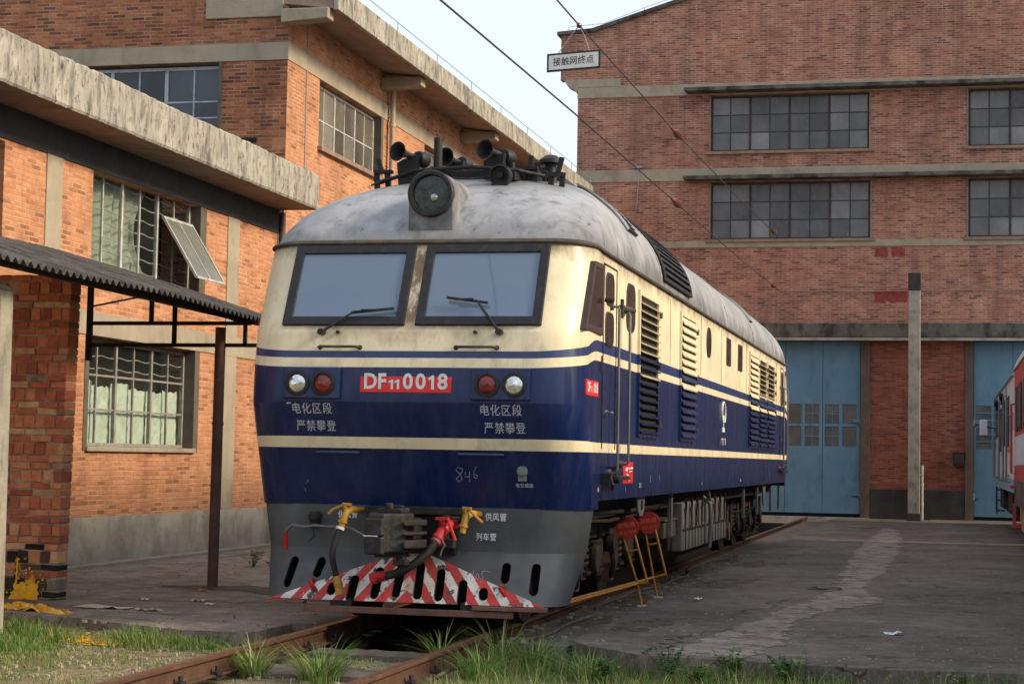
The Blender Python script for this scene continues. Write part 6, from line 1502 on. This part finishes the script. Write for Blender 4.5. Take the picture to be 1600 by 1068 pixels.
mb = MB(); mb.hexa([(-.30, 6.984, 6.445), (.34, 6.984, 6.478), (.34, 6.989, 6.478), (-.30, 6.989, 6.445), (-.30, 6.984, 6.63), (.34, 6.984, 6.665), (.34, 6.989, 6.665), (-.30, 6.989, 6.63)]); o = mb.obj('board', 'white_paint', bd); o.matrix_parent_inverse = bd.matrix_world.inverted()
bd_m = Matrix.Translation(t.location).inverted()
o2 = textmesh('接触网终点', .118, (.02, 6.981, 6.553), (1, 0, .05), (-.0, 0, 1), .88, 1.06, .004).obj('lettering', 'black', bd, recalc=False)
for q in (o, o2): q.matrix_parent_inverse = Matrix.Identity(4)
mb = MB(); mb.tube([(-.18, 7, 6.66), (-.02, 7, 6.88), (.085, 7, 7.01)], .006, 5); mb.tube([(.22, 7, 6.68), (.16, 7, 6.86), (.085, 7, 7.01)], .006, 5); mb.tube([(.03, 7, 6.89), (.15, 7, 6.89)], .005, 5); kid(mb.obj('hanger', 'wirelight'), t)
mb = MB(); mb.lathe((.085, 7, 7.01), (0, 1, .03), [(.01, -.05), (.03, -.03), (.035, 0), (.03, .03), (.01, .05)], 10); kid(mb.obj('clamp', 'insul'), t)

# ================================================================== VEGETATION AND LITTER
def blade(mb, x, y, z, h, w, az, lean, k=0, seg=3):
    dx, dy = math.cos(az), math.sin(az); px, py = -dy, dx; o = len(mb.v)
    for i in range(seg+1):
        t_ = i/seg; r_ = lean*h*t_*t_; zz = z+h*(t_-.35*lean*t_*t_); ww = w*(1-t_)**.6*.5
        cx, cy = x+dx*r_, y+dy*r_
        mb.v.append((cx-px*ww, cy-py*ww, zz)); mb.v.append((cx+px*ww, cy+py*ww, zz))
    for i in range(seg): a = o+2*i; mb.f.append((a, a+1, a+3, a+2)); mb.k.append(k)
rnd = random.Random(31)
def on_slab(x, y):
    if x > 1.5: return y > (-.35-.55*min(1, (x-1.6)/.8) if x < 2.4 else -.98)
    if .86 < x <= 1.5: return y > .0
    if x < -.9:
        if x > -1.3: return y > .6
        if x > -2.2: return y > -.28
        if x > -3.1: return y > .0
        return y > .5
    return y > -.22
def scatter(n, box, hr, wr, dens, dry, mb):
    c = 0; tries = 0
    while c < n and tries < n*12:
        tries += 1
        x = rnd.uniform(box[0], box[1]); y = rnd.uniform(box[2], box[3])
        if on_slab(x, y) or abs(abs(x)-.757) < .09: continue
        if rnd.random() > dens(x, y): continue
        h = rnd.uniform(*hr)*(.6+.6*max(0, noise2(x*2.1, y*2.1, 3)+.5))
        blade(mb, x, y, gz(x, y)-.01, h, rnd.uniform(*wr), rnd.uniform(0, 6.28), rnd.uniform(.15, .9), 1 if rnd.random() < dry(x, y) else 0); c += 1
g = MB()
clump = lambda x, y, cx, cy, r_: max(0, 1-((x-cx)**2+(y-cy)**2)/(r_*r_))
dl = lambda x, y: min(1, .10+.35*max(0, noise2(x*2.6, y*2.6, 1))+1.2*clump(x, y, -3.4, -.7, .9)+1.1*clump(x, y, -3.0, -1.6, .7)+1.3*clump(x, y, -2.0, -.25, .75)+.5*clump(x, y, -1.4, -.6, .5))
scatter(9000, (-5.2, -.85, -3.4, .6), (.035, .10), (.005, .010), dl, lambda x, y: .62-.6*clump(x, y, -3.3, -.9, 1.4)-.5*clump(x, y, -2.0, -.25, .7), g)
scatter(3000, (-4.4, -2.5, -1.9, .3), (.09, .22), (.006, .011), lambda x, y: min(1, 1.4*clump(x, y, -3.45, -.7, .75)+clump(x, y, -3.1, -1.5, .55)), lambda x, y: .05, g)
scatter(1300, (-2.75, -1.3, -.95, .05), (.06, .15), (.005, .010), lambda x, y: 1.3*clump(x, y, -2.0, -.3, .7), lambda x, y: .15, g)
scatter(5200, (-4.6, -.85, -3.4, .2), (.02, .06), (.005, .009), lambda x, y: .35+.5*max(0, noise2(x*1.9+2, y*1.9, 4)), lambda x, y: .35, g)
scatter(2200, (-.68, .68, -3.4, -.2), (.02, .07), (.004, .009), lambda x, y: .15+.5*max(0, noise2(x*4, y*4, 2)), lambda x, y: .55, g)
scatter(6500, (.85, 5.5, -2.9, -.05), (.06, .20), (.005, .011), lambda x, y: min(1, .25+.6*max(0, noise2(x*2, y*2, 5))+.4*(x > 1.2)), lambda x, y: .3, g)
scatter(900, (.85, 5.5, -1.6, -.6), (.16, .32), (.006, .011), lambda x, y: .5+.5*noise2(x*3, y*3, 7), lambda x, y: .12, g)
struct(g.obj('grass', ['grass', 'grassdry'], recalc=False), 'stuff')
def tuft(x, y, n, hr, spread, label, z=None, dry=.1):
    mb = MB(); zz = gz(x, y) if z is None else z
    for i in range(n):
        a = rnd.uniform(0, 6.28); r_ = spread*math.sqrt(rnd.random())*.5
        blade(mb, r_*math.cos(a), r_*math.sin(a), -.01, rnd.uniform(*hr), rnd.uniform(.007, .013), a+rnd.uniform(-.6, .6), rnd.uniform(.35, 1.35), 1 if rnd.random() < dry else 0, 5)
    o = mb.obj('grass_tuft', ['grass', 'grassdry'], recalc=False); o.location = (x, y, zz)
    return tag(o, label, 'grass tuft', 'grass tufts along the track')
tuft(-.55, -2.05, 150, (.22, .42), .22, 'long bladed grass tuft against the inside of the annex side rail')
tuft(.02, -2.15, 230, (.22, .44), .34, 'widest grass tuft, in the middle of the track on the mossy tie')
tuft(.56, -.75, 60, (.25, .46), .14, 'thin grass tuft at the pit mouth inside the right rail', None, .2)
tuft(1.05, -.55, 90, (.25, .50), .22, 'arching grass tuft just outside the right rail below the plough end', None, .2)
tuft(1.42, -.95, 130, (.22, .46), .26, 'dense grass tuft by the corner of the right pavement')
tuft(1.15, -1.7, 120, (.2, .40), .3, 'low grass tuft beside the short pale hose')
tuft(1.95, -1.45, 130, (.18, .36), .3, 'grass tuft in front of the right pavement edge, nearest the hose')
tuft(-1.5, -.75, 90, (.10, .24), .3, 'short grass tuft on the annex side of the track before the slab')
def weed(x, y, n, h, label, grp='leafy weeds before the pavement edge', z=None, ls=.045):
    mb = MB()
    for s_ in range(n):
        a = rnd.uniform(0, 6.28); l_ = rnd.uniform(.1, .75)*h; hh = h*rnd.uniform(.55, 1.1); tip = Vector((l_*math.cos(a), l_*math.sin(a), hh))
        mb.tube([(0, 0, -.02), tip*.5+Vector((0, 0, .08*h)), tip], [.004, .003, .002], 4, 0, False)
        m_ = rnd.randint(9, 15)
        for i in range(m_):
            t_ = .2+.8*i/m_; p = Vector((0, 0, 0)).lerp(tip, t_)+Vector((0, 0, .16*h*math.sin(t_*math.pi)))
            b_ = rnd.uniform(0, 6.28); L = ls*rnd.uniform(.6, 1.35); d = Vector((math.cos(b_), math.sin(b_), rnd.uniform(-.25, .5))).normalized(); s2 = d.cross(Vector((0, 0, 1))).normalized()*L*.34
            o = len(mb.v); mb.v += [tuple(p), tuple(p+d*L*.35+s2), tuple(p+d*L*.75+s2*.8-Vector((0, 0, L*.08))), tuple(p+d*L-Vector((0, 0, L*.2))), tuple(p+d*L*.75-s2*.8-Vector((0, 0, L*.08))), tuple(p+d*L*.35-s2)]
            mb.f += [(o, o+1, o+2, o+3), (o, o+3, o+4, o+5)]; mb.k += [0, 0]
    o = mb.obj('leafy_weed', 'weed', recalc=False); o.location = (x, y, gz(x, y) if z is None else z)
    return tag(o, label, 'weed', grp)
weed(2.55, -1.25, 12, .30, 'leafy weed against the pavement edge, first right of the grass tufts')
weed(3.05, -1.42, 16, .26, 'leafy weed in the middle of the pavement edge, beside the crack')
weed(3.48, -1.5, 18, .27, 'leafy weed at the right end of the row before the pavement edge')
weed(2.1, -1.6, 10, .22, 'small leafy weed low in the frame among the grass')
weed(2.85, -1.75, 12, .2, 'lowest leafy weed, at the bottom edge between two taller ones')
weed(4.75, -1.48, 8, .18, 'lone leafy weed at the bottom right corner')
weed(-4.75, 8.6, 9, .24, 'leafy weed growing on the slab between annex and locomotive', 'leafy weeds on the slab', -.05)
weed(-4.35, 8.3, 6, .18, 'smaller leafy weed half hidden by the locomotive on the slab', 'leafy weeds on the slab', -.05)
# yellow sheet, orange powder, paper, litter
mb = MB(); rnd = random.Random(17); n = 26; m = 12
for i in range(n+1):
    for j in range(m+1):
        u = i/n; v = j/m; x = -4.55+1.0*u+.06*math.sin(v*7); y = 1.35-.55*u+.55*(v-.5)*(1-.4*u)
        z = -.115+.07*abs(math.sin(u*9+v*4))*(.4+.6*math.sin(v*math.pi))+.045*abs(math.sin(v*11-u*5))+rnd.uniform(-.008, .008)+.05*max(0, .5-abs(u-.35))
        mb.v.append((x+rnd.uniform(-.02, .02), y+rnd.uniform(-.02, .02), z))
for i in range(n):
    for j in range(m):
        if (i in (0, n-1) or j in (0, m-1)) and rnd.random() < .45: continue
        a = i*(m+1)+j; mb.f.append((a, a+1, a+m+2, a+m+1)); mb.k.append(0)
tag(mb.obj('crumpled_sheet', 'ycloth', recalc=False), 'crumpled dirty yellow sheet on the ground at the foot of the brick pier', 'sheet')
mb = MB(); rnd = random.Random(8)
for (cx, cy, rx, ry, n_) in ((-2.55, -.55, .42, .18, 380), (-3.1, -.2, .3, .15, 90), (-4.4, 1.3, .4, .2, 160)):
    for i in range(n_):
        x = cx+rnd.gauss(0, rx*.5); y = cy+rnd.gauss(0, ry*.5); r_ = rnd.uniform(.008, .035); z = max(gz(x, y), -.16)+rnd.uniform(.004, .014)
        a0 = rnd.uniform(0, 6); mb.v += [(x+r_*math.cos(a0+q*1.26)*rnd.uniform(.6, 1.1), y+r_*math.sin(a0+q*1.26)*rnd.uniform(.6, 1.1), z+rnd.uniform(-.003, .003)) for q in range(5)]
        o = len(mb.v)-5; mb.f.append((o, o+1, o+2, o+3, o+4)); mb.k.append(0)
struct(mb.obj('orange_powder', 'ypaint', recalc=False), 'stuff')
mb = MB(); rnd = random.Random(5)
for i in range(750):
    x = rnd.uniform(-4.6, .7); y = rnd.gauss(-.9, 1.1)
    if not (-3.2 < y < 1.6) or abs(abs(x)-.757) < .1 or (abs(x) < .68 and y > -.66): continue
    sl = on_slab(x, y); z = (-.045 if sl else gz(x, y)+.01); r_ = rnd.uniform(.006, .022)
    if sl and rnd.random() < .6: continue
    mb.box(x-r_, x+r_*rnd.uniform(.4, 1.2), y-r_, y+r_*rnd.uniform(.4, 1.2), z-.01, z+r_*rnd.uniform(.3, .9))
for i in range(150):
    x = rnd.uniform(.86, 1.5); y = rnd.uniform(-.1, 16); r_ = rnd.uniform(.006, .025); mb.box(x-r_, x+r_, y-r_, y+r_*1.4, -.067, -.06+r_*.7)
for i in range(420):
    x = rnd.uniform(1.6, 5.5); y = -1.0+abs(rnd.gauss(0, 7)); r_ = rnd.uniform(.003, .011)
    if not on_slab(x, y) or y > 34: continue
    mb.box(x-r_, x+r_*rnd.uniform(.6, 1.6), y-r_, y+r_*rnd.uniform(.6, 2), -.022, -.02+r_*.8)
for i in range(260):
    x = rnd.uniform(-6.3, -1.0); y = rnd.uniform(.9, 12); r_ = rnd.uniform(.004, .012); mb.box(x-r_, x+r_, y-r_, y+r_*1.5, -.052, -.05+r_*.8)
struct(mb.obj('rubble', 'conc_beam', bevel=0), 'stuff')
def scrap(x, y, z, sx, sy, m_, nm, label, cat, seed, grp=None):
    rnd = random.Random(seed); mb = MB(); n = 6
    for i in range(n+1):
        for j in range(3): mb.v.append((x+sx*(i/n-.5)+rnd.uniform(-.08, .08)*sx, y+sy*(j/2-.5)+rnd.uniform(-.15, .15)*sy, z+.004+rnd.uniform(0, .028)))
    for i in range(n):
        for j in range(2): a = i*3+j; mb.f.append((a, a+1, a+4, a+3)); mb.k.append(0)
    return tag(mb.obj(nm, m_, recalc=False), label, cat, grp)
scrap(3.2, 7.4, -.018, .42, .16, 'bark', 'bark_strip', 'dark strip of bark lying on the right pavement', 'bark', 1)
scrap(4.17, 1.65, -.018, .17, .10, 'white_paint', 'paper_scrap', 'white paper scrap alone on the right pavement', 'paper', 2)
scrap(1.95, 4.9, -.018, .09, .12, 'white_paint', 'paper_scrap', 'small white scrap on the pavement near the disc signs', 'paper', 3)
scrap(-3.55, 1.55, -.05, .55, .22, 'paperlit', 'paper_scrap', 'long cream paper scrap beside the yellow sheet', 'paper', 4)
scrap(-3.05, 1.45, -.05, .25, .14, 'paperlit', 'paper_scrap', 'cream paper scrap at the track end of the litter', 'paper', 5)
for i, (x, y) in enumerate(((-3.6, 2.55), (-3.05, 2.7), (-2.75, 2.3))): scrap(x, y, -.05, .14, .06, 'white_paint', 'paper_scrap', 'narrow white paper scrap on the slab before the post', 'paper', 6+i, 'paper scraps on the slab')
scrap(-3.6, 4.1, -.05, .16, .06, 'orange_mark', 'orange_peel', 'orange scrap on the slab near the post', 'scrap', 10)
